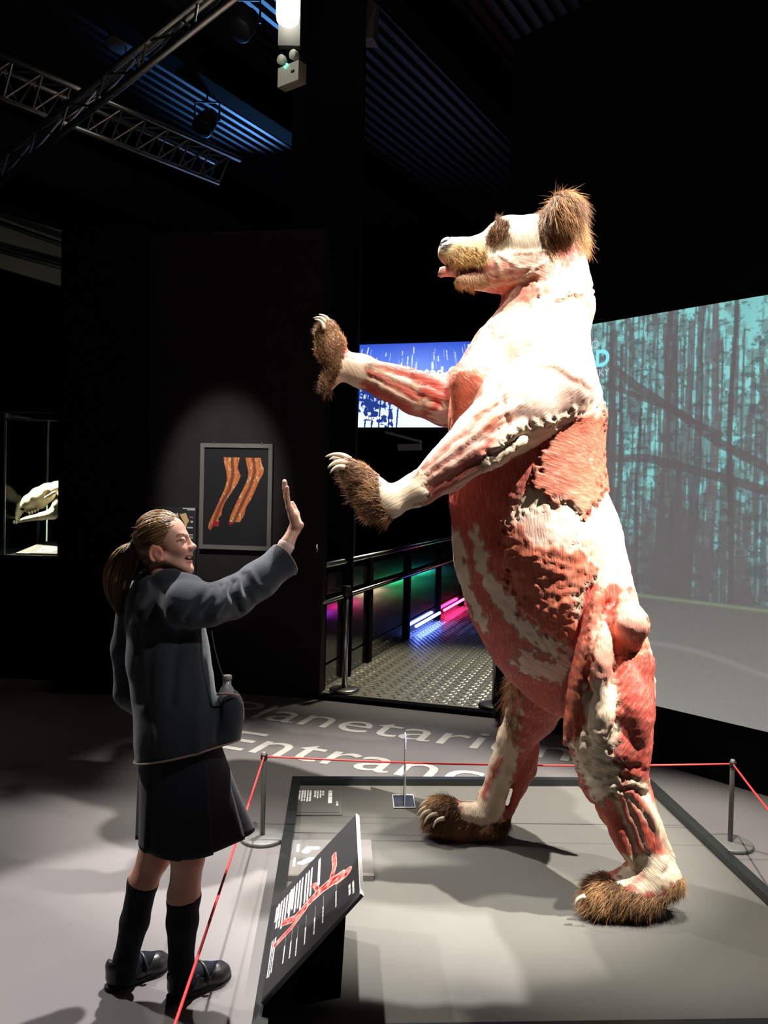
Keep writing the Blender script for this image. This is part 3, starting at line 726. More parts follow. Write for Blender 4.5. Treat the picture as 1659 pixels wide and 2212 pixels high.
for pg, ax in ((leg1, [(0.43, 0.10), (0.45, 0.28), (0.40, 0.42), (0.26, 0.60), (0.14, 0.82)]), (leg2, [(0.76, 0.10), (0.79, 0.24), (0.72, 0.40), (0.58, 0.60), (0.47, 0.77)])):
    m_ = inpoly(xx, yy, pg); d = dseg(xx, yy * 1.5, [(x, y * 1.5) for x, y in ax])
    c = A3(0.75, 0.17, 0.07) + 0 * a
    s_ = np.clip((np.sin(d * 95 + 6 * n_) * 0.5 + 0.5), 0, 1)[..., None]; c = c * (1 - 0.55 * s_) + A3(0.95, 0.45, 0.12) * 0.55 * s_
    c = np.where(((n5 > 0.60))[..., None], A3(0.95, 0.75, 0.5), c); c = np.where((d < 0.022)[..., None], A3(0.28, 0.09, 0.05), c)
    c = np.where((yy > 0.76)[..., None] & (n_ > 0.5)[..., None], A3(0.5, 0.02, 0.04), c)
    a[m_] = c[m_]
picture('print', a * 0.62, f0 + wx * fr - A3(0, 0, fr) + wn * 0.010, wx * (fw - 2 * fr), A3(0, 0, -(fh - 2 * fr)), M_PRINT, pos)
MB().obox(f0 + wx * 0.01 - A3(0, 0, fh - 0.01) + wn * 0.012, wx * (fw - 0.02), wn * 0.016, A3(0, 0, fh - 0.02)).make('backing_board', M_DARK, pos)
g0, g1, g2 = on_wa(330, 1094), on_wa(424, 1096), on_wa(330, 1300); gw = float(np.dot(g1 - g0, wx)); gh = g0[2] - g2[2]
pan = thing('text_panel', g0 + wx * gw / 2 - A3(0, 0, gh), 'dark text panel on the wall behind the girl', 'label')
M_TPAN = mat('text_panel_black', (0.035, 0.035, 0.04), 0.5, nscale=5)
MB().obox(g0 - A3(0, 0, gh) + wn * 0.0, wx * gw, wn * 0.03, A3(0, 0, gh)).make('panel', M_TPAN, pan)
H_, W_ = 220, 100; a = np.ones((H_, W_, 3)) * A3(0.04, 0.04, 0.045); yy, xx = np.mgrid[0:1:complex(0, H_), 0:1:complex(0, W_)]
# lines given at their image places on the panel
def pan_bar(x0, x1, y0, y1, col=WHT):
    ca = [np.dot(on_wa(x, 1150) - g0, wx) / gw for x in (x0, x1)]; cz = [(g0[2] - on_wa(400, y)[2]) / gh for y in (y0, y1)]
    a[int(cz[0] * H_):int(cz[1] * H_) + 1, int(ca[0] * W_):int(ca[1] * W_) + 1] = col
pan_bar(394, 420, 1098, 1099.5); pan_bar(404, 420, 1101, 1102)
for x0, y0, y1 in ((409, 1117, 1117.4), (411, 1126, 1128), (405, 1139, 1141), (407, 1155, 1155.5), (407, 1159.5, 1160.5), (407, 1163, 1163.5)): pan_bar(x0, 416, y0, y1)
def pan_poly(pts, col):
    q = [(np.dot(on_wa(x, y) - g0, wx) / gw, (g0[2] - on_wa(x, y)[2]) / gh) for x, y in pts]
    a[inpoly(xx, yy, q)] = col
pan_poly([(375, 1112), (385, 1108), (386, 1118)], A3(0.9, 0.75, 0.6)); pan_poly([(388, 1111), (402, 1108), (406, 1120), (409, 1124), (404, 1132), (401, 1145), (398, 1130)], A3(0.95, 0.62, 0.32))
picture('print', a * 0.62, g0 - wn * 0.0015, wx * gw, A3(0, 0, -gh), M_PRINT, pan)

# ------------------------------------------------------------------ glass display case with horse skull
case_y = 6.25
cz_top = P(60, 1200, case_y)[2]
cx0, cx1 = P(-170, 1300, case_y)[0], P(165, 1300, case_y)[0]
case = thing('display_case', ((cx0 + cx1) / 2, case_y + 0.3, 0), 'glass display case on black plinth at the far left', 'display case')
MB().box(cx0, cx1, case_y, case_y + 0.7, 0.09, cz_top - 0.02).make('plinth', M_BLACK, case)
MB().box(cx0, cx1 - 0.06, case_y - 0.05, case_y + 0.65, 0, 0.075).make('skirting', mat('pale_skirting', (0.22, 0.215, 0.2), 0.5, nscale=6), case)
zt2 = P(60, 893, case_y)[2]
M_GLASS = mat('case_glass', (0.93, 0.98, 0.95), 0.02, nscale=2, nvar=0.01, **{'Transmission Weight': 1.0, 'IOR': 1.04})
M_GEDGE = mat('green_glass_edge', (0.25, 0.38, 0.30), 0.3, nscale=5, nvar=0.1)
gx = P(9, 1100, case_y)[0]
MB().box(gx, cx1, case_y, case_y + 0.008, cz_top, zt2).make('front_pane', M_GLASS, case)
MB().box(gx, gx + 0.008, case_y + 0.01, case_y + 0.7, cz_top, zt2).make('side_pane', M_GLASS, case)
for x, y in ((gx, case_y), (P(101, 1100, case_y + 0.69)[0], case_y + 0.69)):
    MB().box(x - 0.006, x + 0.006, y, y + 0.012, cz_top, zt2).make('glass_corner', M_GEDGE, case)
for z in (zt2, zt2 - 0.055):
    MB().box(cx0, cx1, case_y - 0.01, case_y + 0.02, z, z + 0.012).make('top_rail', M_ALU, case)
MB().box(cx0, cx1, case_y - 0.02, case_y + 0.7, cz_top - 0.02, cz_top).make('plinth_top', M_DARK, case)
c0 = A3(P(38, 1205, case_y + 0.1)[0], case_y + 0.08, cz_top)
card = thing('specimen_card', c0 + A3(0.2, 0.1, 0), 'sloping printed specimen card inside the display case', 'label')
k0, k1 = A3(c0[0], case_y + 0.05, cz_top + 0.012), A3(cx1 - 0.02, case_y + 0.05, cz_top + 0.012); up_ = A3(0.10, 0.28, 0.075)
MB().hexa([k0 - A3(0, 0, .012), k1 - A3(0, 0, .012), k1 + up_ - A3(0.1, 0, .08), k0 + up_ - A3(0, 0, .08), k0, k1, k1 + up_ * A3(0, 1, 1), k0 + up_]).make('card_block', mat('card_grey', (0.16, 0.155, 0.15), 0.6, nscale=6), card)
a = np.ones((60, 120, 3)) * A3(0.16, 0.155, 0.15); bars(a, 5, 0.10, 0.48, 0.42, 0.10, WHT, 0.15); bars(a, 3, 0.42, 0.7, 0.1, 0.1, WHT, 0.4)
yy, xx = np.mgrid[0:1:60j, 0:1:120j]; a[inpoly(xx, yy, [(0.68, 0.55), (0.9, 0.35), (0.9, 0.5)])] = A3(0.9, 0.85, 0.6)
picture('print', a, k0 + up_ + A3(0.01, 0, .002), (k1 - k0) * 0.98 - A3(0.1, 0, 0), -up_ + A3(0.1, 0, 0), M_PRINT, card)
# skull (traced profile, modelled round)
SD = case_y + 0.30
def sk(x, y, dz=0.0): return P(x / 10.06, 1020 + y / 10.06, SD + dz)
spx = SD / FPX / 10.06
F_ = Field(sk(150, 1200, -0.16) - A3(0, 0, 0.03), sk(1750, 150, 0.16) + A3(0, 0, 0.03), 0.0045)
F_.chain([(sk(330, 990), 75 * spx), (sk(470, 760), 95 * spx), (sk(640, 640), 150 * spx), (sk(850, 520), 190 * spx), (sk(1050, 430), 190 * spx), (sk(1250, 340), 140 * spx), (sk(1420, 330), 130 * spx)], 0.02)
F_.chain([(sk(330, 740), 22 * spx), (sk(520, 620), 40 * spx), (sk(820, 420), 70 * spx)], 0.006)
F_.chain([(sk(620, 830), 70 * spx), (sk(900, 700), 80 * spx), (sk(1100, 560), 60 * spx)], 0.02)
for s_ in (-1, 1):
    F_.chain([(sk(360, 1080, s_ * .01), 35 * spx), (sk(600, 1010, s_ * .03), 55 * spx), (sk(900, 960, s_ * .05), 80 * spx), (sk(1150, 900, s_ * .06), 120 * spx), (sk(1230, 700, s_ * .065), 90 * spx), (sk(1280, 500, s_ * .065), 60 * spx)], 0.015)
    F_.ell(sk(1030, 470, s_ * 0.075), A3(75, 300, 75) * spx, 0.006, sub=True)
    F_.chain([(sk(980, 560, s_ * 0.085), 30 * spx), (sk(1120, 470, s_ * .09), 30 * spx), (sk(1200, 430, s_ * .09), 28 * spx)], 0.006)
    F_.ell(sk(480, 800, s_ * 0.03), A3(50, 150, 30) * spx, 0.006, sub=True)
V, Fc = F_.mesh(); V = smooth_mesh(V, Fc, 1)
V = V + vnormals(V, Fc) * ((fbm(V * 30, 3) - 0.45) * 0.006)[:, None]
skull = thing('horse_skull', sk(800, 1100), 'pale horse skull hanging in the display case', 'skull')
mk('skull_bone', V, Fc, mat('aged_bone', (0.68, 0.6, 0.44), 0.55, nscale=14, nvar=0.15, bump=0.15), skull, True)
for i, (x, y) in enumerate(((640, 885), (700, 865), (760, 840), (820, 810), (300, 1085), (345, 1095))):
    MB().sphere(sk(x, y, -0.035), 28 * spx, 8, 6, (1, 1, 1.4)).make('tooth', bpy.data.materials['aged_bone'], skull, True)
MB().tube([sk(1000, 1000, 0.02), A3(*sk(990, 1560, 0.02)[:2], cz_top)], 0.004, 8).make('support_rod', M_ALU, skull)
spot('skull_spot', (sk(700, 0)[0], case_y + 0.14, zt2 - 0.08), tuple(sk(820, 650)), 220, 60, 0.5, (1, 0.95, 0.75), 0.03)

# ------------------------------------------------------------------ overhead: trusses, lamps, emergency light
def truss(name, pts_a, pts_b, za, zb, label, n=14, mat_=M_ALU, third=None):
    a0, a1 = [G(x, y, za) for x, y in pts_a]; b0, b1 = [G(x, y, zb) for x, y in pts_b]
    t_ = thing(name, (a0 + a1) / 2, label, 'truss', 'roof trusses')
    c0_, c1_ = (a0 + b0) / 2 + third, (a1 + b1) / 2 + third
    ch = [(a0, a1), (b0, b1), (c0_, c1_)]
    for p_, q_ in ch: MB().tube([p_, q_], 0.025, 10).make('chord', mat_, t_, True)
    for (p0, p1), (r0, r1) in ((ch[0], ch[1]), (ch[1], ch[2]), (ch[0], ch[2])):
        for k in range(n):
            u0, u1 = k / n, (k + 0.5) / n
            for s_, e_ in ((p0 + (p1 - p0) * u0, r0 + (r1 - r0) * u1), (r0 + (r1 - r0) * u1, p0 + (p1 - p0) * (k + 1) / n)):
                MB().tube([s_, e_], 0.009, 6).make('brace', mat_, t_)
truss('roof_truss', ((-140, 502), (560, -47)), ((-140, 452), (490, -48)), 4.3, 4.5, 'bright aluminium truss crossing the upper left corner', 9, third=A3(0.12, 0.2, 0.28))
truss('roof_truss', ((-60, 124), (468, 352)), ((-60, 188), (472, 396)), 5.0, 4.72, 'dim lattice truss receding beneath the decking', 10, third=A3(0.25, -0.1, 0.1))
LP = P(622, 14, 6.2)
lamp = thing('flood_lamp', LP + A3(0, 0, -0.2), 'bright white flood lamp glowing at the top edge', 'lamp')
MB().lathe([(0.055, -0.13), (0.082, -0.11), (0.09, -0.06), (0.09, 0.16), (0.07, 0.18)], LP, 20).make('glowing_bulb', mat('lamp_glow', (1, 1, 1), 0.3, nscale=3, emit=(1, 0.97, 0.88), estr=9), lamp, True)
MB().box(LP[0] - 0.085, LP[0] + 0.085, LP[1] + 0.10, LP[1] + 0.16, LP[2] - 0.24, LP[2] + 0.2).make('back_plate', mat('cream_metal', (0.10, 0.10, 0.085), 0.5, nscale=7), lamp)
MB().box(LP[0] - 0.03, LP[0] + 0.03, LP[1] + 0.16, LP[1] + 0.62, LP[2] - 0.05, LP[2] + 0.0).make('bracket', M_DARK, lamp)
d = bpy.data.lights.new('flood_glow', 'POINT'); d.energy = 9; d.color = (1, 0.95, 0.85); d.shadow_soft_size = 0.1
o = bpy.data.objects.new('flood_glow', d); COL.objects.link(o); o.location = Vector(LP + A3(-0.45, -0.45, -0.1))
EP = P(622, 158, 6.3); ex_ = nrm(P(652, 142, 6.3) - P(598, 168, 6.3)) * A3(1, 1, 0) ; ex_ = nrm(A3(0.8, -0.6, 0)); ez_ = A3(0, 0, 1); en_ = A3(-0.6, -0.8, 0)
em = thing('emergency_light', EP + A3(0, 0, -0.12), 'white emergency light box with twin heads and green lamp', 'emergency light')
M_OFFW = mat('off_white_plastic', (0.55, 0.54, 0.46), 0.5, nscale=9, nvar=0.06)
MB().obox(EP - ex_ * 0.11 - ez_ * 0.08, ex_ * 0.22, -en_ * 0.09, ez_ * 0.15).make('housing', M_OFFW, em)
MB().obox(EP + ex_ * 0.035 + en_ * 0.002 - ez_ * 0.01, ex_ * 0.035, en_ * 0.002, ez_ * 0.018).make('badge', M_DARK, em)
for s_ in (-0.075, 0.055):
    h_ = MB().lathe([(0.02, -0.05), (0.036, -0.02), (0.038, 0.01), (0.034, 0.016)], EP + ex_ * s_ + ez_ * 0.125 + en_ * 0.0, 16, axis=en_).make('lamp_head', M_OFFW, em, True)
    MB().tube([EP + ex_ * s_ + ez_ * 0.06 - en_ * 0.03, EP + ex_ * s_ + ez_ * 0.11 - en_ * 0.03], 0.008, 6).make('swivel', M_DARK, em)
M_GREEN = mat('green_pilot', (0, 0.3, 0.2), 0.4, nscale=3, emit=(0.1, 1, 0.6), estr=5)
for s_, z_ in ((-0.028, 0.055), (-0.008, 0.068)): MB().sphere(EP + ex_ * s_ + ez_ * z_ + en_ * 0.006, 0.009, 8, 6).make('pilot_lamp', M_GREEN, em, True)
spk = P(800, 38, 6.9)
sp_ = thing('wall_speaker', spk + A3(0, 0, -0.16), 'dim grey loudspeaker on the right of the black column', 'loudspeaker')
MB().hexa([spk + A3(x, y, z) for x, y, z in ((-.06, 0, -.17), (.03, 0, -.17), (.07, .15, -.17), (-.06, .15, -.17), (-.02, 0, .17), (.055, -.02, .13), (.07, .15, .17), (-.02, .15, .17))]).make('cabinet', mat('speaker_grey', (0.25, 0.24, 0.25), 0.6, nscale=6), sp_)
MB().tube([spk + A3(-0.05, 0.1, 0), A3(-0.26, 6.95, spk[2])], 0.015, 6).make('bracket', M_DARK, sp_)
dp = P(272, 92, 7.5)
dl = thing('dome_lamp', dp + A3(0, 0, -0.1), 'unlit round high-bay lamp among the roof trusses', 'lamp')
MB().lathe([(0.17, -0.04), (0.175, -0.03), (0.15, 0.06), (0.09, 0.14), (0.08, 0.16)], dp, 24).make('shade', mat('dull_white_shade', (0.16, 0.16, 0.155), 0.6, nscale=5), dl, True)
MB().lathe([(0.075, 0.16), (0.075, 0.34), (0.05, 0.36)], dp, 16).make('ballast', M_DARK, dl, True)
MB().tube([dp + A3(0, 0, 0.36), A3(dp[0], dp[1], 5.6)], 0.008, 6).make('suspension_rod', M_DARK, dl)
for (px, py, dd, lab) in ((530, 50, 7.2, 'dark stage spotlight hanging left of the bright lamp'), (447, 262, 8.6, 'dark stage spotlight hanging low beneath the decking')):
    q = P(px, py, dd); tl = thing('stage_spotlight', q + A3(0, 0, -0.12), lab, 'spotlight', 'unlit stage spotlights')
    MB().lathe([(0.10, -0.14), (0.11, -0.13), (0.11, 0.0), (0.08, 0.12), (0.04, 0.16)], q, 18, axis=(0.3, 0.5, 0.8)).make('can', M_DARK, tl, True)
    MB().tube([q + A3(-0.13, 0, 0.0), q + A3(-0.13, 0, 0.2), q + A3(0.13, 0, 0.2), q + A3(0.13, 0, 0.0)], 0.012, 6).make('yoke', M_DARK, tl)
    MB().tube([q + A3(0, 0, 0.2), A3(q[0], q[1], 6.05)], 0.01, 6).make('hanger', M_DARK, tl)
# blue wash on the decking comes from an unseen uplight, set far behind the partition wall for its sheen
spot('blue_uplight', (-1.9, 12.2, 4.2), tuple(G(520, 200, 6.0)), 1000, 40, 0.9, (0.12, 0.4, 1.0), 0.1)
spot('far_fill', (-5.0, 9.0, 3.6), tuple(G(150, 420, 6.0)), 12, 80, 0.9, (1.0, 0.95, 0.7), 0.1)  # unseen fill added to lift the dim far left
# ------------------------------------------------------------------ the bear
BD = 3.29                                   # depth of the bear's middle plane
def bp(x, y, dz=0.0): return P(x, y, BD + dz)
def br(r, dz=0.0): return r * (BD + dz) / FPX
PRIMS = []                                  # (group, a, ra, b, rb) kept to know which limb a vertex is on
def bchain(F_, grp, pts, k=0.03, kb=None):
    q = [(bp(x, y, dz), br(r, dz)) for x, y, dz, r in pts]
    for (a_, ra_), (b_, rb_) in zip(q[:-1], q[1:]):
        F_.cone(a_, ra_, b_, rb_, k); PRIMS.append((grp, a_, ra_, b_, rb_))
blo = np.min([bp(660, 1000, -.45), bp(660, 1990, .45), bp(1500, 1990, -.45), bp(1500, 400, 0.45), bp(1500, 400, -.45), bp(660, 660, 0.4)], 0) - 0.05
bhi = np.max([bp(660, 1000, -.45), bp(1500, 1990, .45), bp(1500, 400, 0.45), bp(1300, 380, .45)], 0) + 0.05
blo[2] = PZ - 0.03
BF = Field(blo, bhi, 0.0085)
# trunk
bchain(BF, 'T', [(1185, 600, 0, 86), (1183, 660, 0, 96), (1172, 715, 0, 92), (1150, 770, 0, 120), (1136, 830, 0, 148), (1136, 900, 0, 160), (1134, 1000, 0, 158), (1138, 1080, 0, 162), (1160, 1180, 0, 176), (1186, 1280, 0, 172), (1212, 1350, 0, 160), (1244, 1405, 0, 145)], 0.04)
# shoulders and hip masses
for s_ in (-1, 1):
    bchain(BF, 'T', [(1198, 690, s_ * .10, 56), (1176, 790, s_ * .20, 90), (1205, 850, s_ * .20, 76)], 0.03)
    bchain(BF, 'T', [(1130, 760, s_ * .08, 50), (1045, 830, s_ * .16, 68), (1040, 890, s_ * .14, 62)], 0.03)
# head
bchain(BF, 'H', [(1165, 600, 0, 82), (1150, 550, 0, 82), (1100, 530, 0, 58), (1050, 548, 0, 40), (990, 548, 0, 31), (972, 545, 0, 27)], 0.025)
bchain(BF, 'H', [(1205, 520, 0, 60), (1180, 560, 0, 76)], 0.03)
for s_ in (-1, 1):
    bchain(BF, 'H', [(1170, 590, s_ * .09, 50), (1100, 580, s_ * .06, 38), (1055, 575, s_ * .035, 28)], 0.02)
    bchain(BF, 'H', [(1150, 600, s_ * .06, 40), (1070, 606, s_ * .035, 26), (1000, 607, s_ * .02, 17)], 0.015)
    bchain(BF, 'H', [(1048, 556, s_ * .03, 26), (988, 556, s_ * .028, 22)], 0.01)
    bchain(BF, 'H', [(1072, 503, s_ * .045, 22), (1090, 496, s_ * .05, 20)], 0.012)
    bchain(BF, 'H', [(1195, 502, s_ * .10, 36), (1222, 455, s_ * .15, 37)], 0.012)
bchain(BF, 'H', [(975, 526, 0, 14), (966, 535, 0, 12)], 0.008)
# mouth opening
BF.chain([(bp(950, 588), br(8)), (bp(985, 585), br(9)), (bp(1040, 584), br(6))], 0.006, sub=True)
for s_ in (-1, 1): BF.chain([(bp(950, 588, s_ * .03), br(8)), (bp(990, 586, s_ * .05), br(9)), (bp(1040, 583, s_ * .075), br(6))], 0.006, sub=True)
# near arm and far arm
bchain(BF, 'A', [(1186, 824, -.22, 92), (1118, 880, -.28, 84), (1040, 948, -.33, 62), (968, 1015, -.36, 45), (908, 1055, -.38, 35), (845, 1080, -.39, 31)], 0.03)
bchain(BF, 'A', [(845, 1088, -.39, 32), (805, 1064, -.39, 36), (772, 1030, -.39, 29), (752, 1010, -.39, 20)], 0.015)
bchain(BF, 'A', [(835, 1098, -.39, 26), (805, 1090, -.39, 26), (775, 1060, -.39, 20)], 0.012)
bchain(BF, 'B', [(1080, 820, .20, 86), (1000, 862, .27, 60), (965, 866, .29, 53), (900, 852, .30, 43), (838, 826, .31, 37), (780, 802, .32, 34), (748, 790, .32, 31)], 0.03)
bchain(BF, 'B', [(735, 795, .32, 30), (716, 750, .32, 31), (706, 715, .32, 24)], 0.015)
bchain(BF, 'B', [(722, 806, .32, 24), (708, 828, .32, 18)], 0.012)
# spindle muscles on the forearms give the stripes their relief
def spind(grp, x0, y0, x1, y1, dz0, dz1, r, k=0.006):
    a_, b_ = bp(x0, y0, dz0), bp(x1, y1, dz1); BF.cone(a_, br(r, dz0), b_, br(r * .8, dz1), k, pinch=0.35); PRIMS.append((grp, a_, br(r * .8), b_, br(r * .6)))
for (x0, y0, x1, y1, r, e) in ((1110, 830, 890, 1035, 24, .10), (1120, 870, 880, 1055, 27, .13), (1130, 915, 870, 1070, 25, .135), (1130, 950, 890, 1085, 22, .11)):
    spind('A', x0, y0, x1, y1, -.29 - e, -.375 - .045, r)
for (x0, y0, x1, y1, r, e) in ((960, 835, 780, 782, 20, .09), (955, 860, 780, 797, 22, .11), (950, 885, 785, 814, 22, .10), (985, 845, 915, 858, 34, .07)):
    spind('B', x0, y0, x1, y1, .29 - e, .31 - .045, r)
# near leg
bchain(BF, 'L', [(1285, 1320, -.12, 88), (1310, 1430, -.2, 92), (1312, 1520, -.25, 92), (1316, 1600, -.28, 84), (1323, 1680, -.30, 68), (1346, 1740, -.31, 52), (1382, 1808, -.315, 40), (1404, 1858, -.32, 34), (1402, 1890, -.32, 40)], 0.03)
for (x0, y0, x1, y1, e0, e1, r) in ((1290, 1285, 1222, 1610, .14, .15, 25), (1300, 1350, 1290, 1500, .17, .22, 30), (1350, 1300, 1362, 1405, .12, .12, 50), (1360, 1450, 1372, 1640, .16, .18, 44), (1300, 1480, 1300, 1640, .20, .18, 34),
                               (1308, 1715, 1366, 1870, .07, .07, 26), (1345, 1720, 1395, 1862, .075, .065, 22), (1370, 1705, 1420, 1815, .06, .06, 24)):
    spind('L', x0, y0, x1, y1, -.2 - e0 if y0 < 1700 else -.31 - e0 * .6, -.2 - e1 if y0 < 1700 else -.32 - e1 * .6, r)
bchain(BF, 'L', [(1388, 1690, -.31, 16), (1418, 1770, -.32, 9), (1448, 1850, -.325, 9), (1440, 1885, -.325, 24)], 0.008)
bchain(BF, 'L', [(1400, 1885, -.32, 44), (1370, 1915, -.32, 44), (1300, 1935, -.33, 36)], 0.02)
bchain(BF, 'L', [(1440, 1900, -.32, 34), (1380, 1925, -.33, 42), (1300, 1932, -.34, 34)], 0.02)
# far leg
bchain(BF, 'K', [(1205, 1420, .14, 88), (1170, 1490, .22, 66), (1150, 1540, .27, 52), (1112, 1600, .30, 36), (1088, 1660, .31, 30), (1062, 1730, .32, 27), (1048, 1765, .32, 32)], 0.03)
bchain(BF, 'K', [(1145, 1610, .30, 22), (1135, 1660, .31, 24), (1110, 1735, .32, 10), (1080, 1785, .32, 16)], 0.01)
bchain(BF, 'K', [(1050, 1765, .32, 32), (1010, 1765, .32, 30), (950, 1752, .31, 30)], 0.015)
bchain(BF, 'K', [(1060, 1785, .32, 26), (1000, 1785, .31, 27), (945, 1768, .30, 26)], 0.015)
for (x0, y0, x1, y1, r) in ((1130, 1450, 1105, 1580, 26), (1175, 1470, 1140, 1580, 34), (1095, 1600, 1050, 1740, 16), (1118, 1610, 1070, 1745, 15)):
    spind('K', x0, y0, x1, y1, .26 - .08 if y0 < 1500 else .285, .28 if y0 < 1500 else .30, r)
# tail stub and belly details
bchain(BF, 'T', [(1385, 1420, 0, 16), (1405, 1470, -.02, 11), (1411, 1512, -.02, 6)], 0.01)
bchain(BF, 'T', [(1010, 1248, 0, 16), (1012, 1272, 0, 11)], 0.008)
BF.plane_cut((0, 0, PZ + 0.001), (0, 0, -1), 0.004)
BV, BFc = BF.mesh(); BV = smooth_mesh(BV, BFc, 2, 0.5)
# which limb
gd = {}
for grp, a_, ra_, b_, rb_ in PRIMS:
    dd = d_cone(BV, a_, ra_, b_, rb_); gd[grp] = np.minimum(gd.get(grp, 1e9), dd)
gk = list(gd); GA = np.array(gk)[np.argmin(np.stack([gd[g_] for g_ in gk]), 0)]
BN = vnormals(BV, BFc); PX = projpx(BV); X_, Y_ = PX[:, 0], PX[:, 1]
jx = (fbm(BV * 38, 4) - 0.47); jy = (fbm(BV * 38 + 31, 4) - 0.47); jf = (fbm(BV * 120 + 7, 2) - 0.37)
XJ, YJ = X_ + jx * 46 + jf * 9, Y_ + jy * 46 + jf * 14
RED = A3(0.50, 0.08, 0.055); DRED = A3(0.44, 0.07, 0.05); PINK = A3(0.70, 0.30, 0.22); CRM = A3(0.74, 0.60, 0.44); PALE = A3(0.78, 0.52, 0.42); ORG = A3(0.60, 0.15, 0.085)
BC = np.tile(RED, (len(BV), 1)); DSP = np.zeros(len(BV)); FIB = np.full(len(BV), 80.0)   # colour, relief, fibre angle in degrees
def patch(groups, poly, col, raise_=0.0, fib=None, jit=1.0):
    px_, py_ = (XJ, YJ) if jit == 1 else (X_ + jx * 46 * jit, Y_ + jy * 46 * jit)
    if fib is not None and jit == 1:
        c_, s_ = math.cos(math.radians(fib)), math.sin(math.radians(fib)); ac_ = -X_ * s_ + Y_ * c_
        q_ = np.stack([ac_ * 0.22, (X_ * c_ + Y_ * s_) * 0.012, X_ * 0 + 2.5], -1); k_ = (fbm(q_, 3) - 0.44) * 70
        px_ = px_ + k_ * c_; py_ = py_ + k_ * s_
    m_ = inpoly(px_, py_, poly) & np.isin(GA, list(groups))
    BC[m_] = col; DSP[m_] = raise_
    if fib is not None: FIB[m_] = fib
def line(groups, pts, w, col=None, depth=0.0, jit=0.35):
    d = dseg(X_ + jx * 40 * jit, Y_ + jy * 40 * jit, pts); g_ = np.isin(GA, list(groups))
    k = np.exp(-(d / w) ** 2) * g_
    DSP[:] = DSP + depth * k
    if col is not None: BC[:] = BC * (1 - k[:, None] * (d < 1.6 * w)[:, None]) + np.asarray(col) * (k * (d < 1.6 * w))[:, None]
# base tints per limb
BC[GA == 'A'] = PALE; BC[GA == 'H'] = CRM; BC[GA == 'K'] = DRED; FIB[GA == 'A'] = 140; FIB[GA == 'B'] = 22; FIB[GA == 'K'] = 110
# trunk
patch('T', [(1090, 640), (1290, 540), (1310, 900), (1180, 940), (990, 830), (1010, 760)], PALE, 0.0, 120)  # pale pink over streaked muscle, blown-out light on neck and shoulder included
patch('T', [(1090, 660), (1150, 600), (1170, 640), (1060, 760), (1010, 800), (1040, 750)], PINK, 0.004, 125)
patch('T', [(960, 790), (1060, 800), (1040, 960), (960, 960)], ORG, 0.004, 45)
patch('T', [(1180, 660), (1290, 610), (1290, 655), (1230, 690), (1170, 720)], PINK, -0.006, 130)
patch('T', [(1190, 920), (1310, 880), (1310, 1050), (1282, 1090), (1255, 1118), (1235, 1085), (1190, 1080), (1145, 1052)], ORG, 0.010, 15)
patch('T', [(1145, 1052), (1190, 1080), (1235, 1088), (1256, 1120), (1320, 1060), (1420, 1300), (1290, 1290), (1270, 1215), (1180, 1150), (1085, 1130)], CRM, 0.0, 80)
patch('T', [(1085, 1130), (1180, 1105), (1270, 1200), (1290, 1245), (1275, 1330), (1235, 1392), (1165, 1362), (1092, 1275)], ORG, 0.009, 85)
patch('T', [(1100, 1110), (1190, 1090), (1250, 1150), (1240, 1190), (1150, 1170)], PALE, 0.006, 85)
patch('T', [(1012, 1130), (1030, 1130), (1060, 1220), (1092, 1285), (1160, 1368), (1240, 1398), (1200, 1425), (1120, 1372), (1062, 1300), (1030, 1220)], CRM, 0.0, 60)
patch('T', [(965, 1150), (995, 1150), (1012, 1230), (1030, 1290), (1060, 1350), (1050, 1370), (990, 1280)], CRM, 0.003, 70)
patch('T', [(1130, 1400), (1190, 1430), (1240, 1400), (1260, 1480), (1150, 1470), (1095, 1420)], PALE, 0.002, 30)
patch('T', [(1240, 1280), (1300, 1240), (1400, 1290), (1400, 1350), (1290, 1330), (1250, 1370)], CRM, 0.003, 70)
patch('T', [(1350, 1400), (1440, 1400), (1440, 1530), (1395, 1530)], CRM, 0, 90)
# near arm: alternating tendons and muscle, rough cream elbow
patch('A', [(1080, 760), (1310, 760), (1310, 900), (1180, 930), (1060, 880), (1020, 890)], PALE, 0.0, 140)
patch('A', [(1300, 868), (1230, 890), (1160, 910), (1100, 935), (1050, 985), (1030, 1005), (1060, 1015), (1150, 985), (1250, 935), (1310, 905)], CRM, 0.007, 150)
for pts, col, w in (([(1075, 872), (1000, 940), (870, 1052)], RED, 4), ([(1090, 900), (1010, 962), (880, 1060)], RED, 4.5), ([(1095, 925), (1020, 985), (890, 1070)], ORG, 5), ([(1060, 965), (1000, 1012), (900, 1080)], RED, 8), ([(1030, 1000), (985, 1040), (900, 1092)], DRED, 9)):
    line('A', pts, w, col, -0.004, 0.5)
patch('A', [(915, 1020), (930, 1075), (840, 1130), (800, 1060), (850, 1035)], CRM, 0.001, 150)
line('A', [(1060, 800), (1085, 860), (1100, 920)], 5, PINK, -0.004); line('A', [(1100, 790), (1200, 800), (1290, 850)], 6, PINK, -0.004)
line('A', [(1040, 850), (1030, 900)], 14, ORG, 0.0); line('A', [(1065, 905), (1055, 925)], 16, ORG)
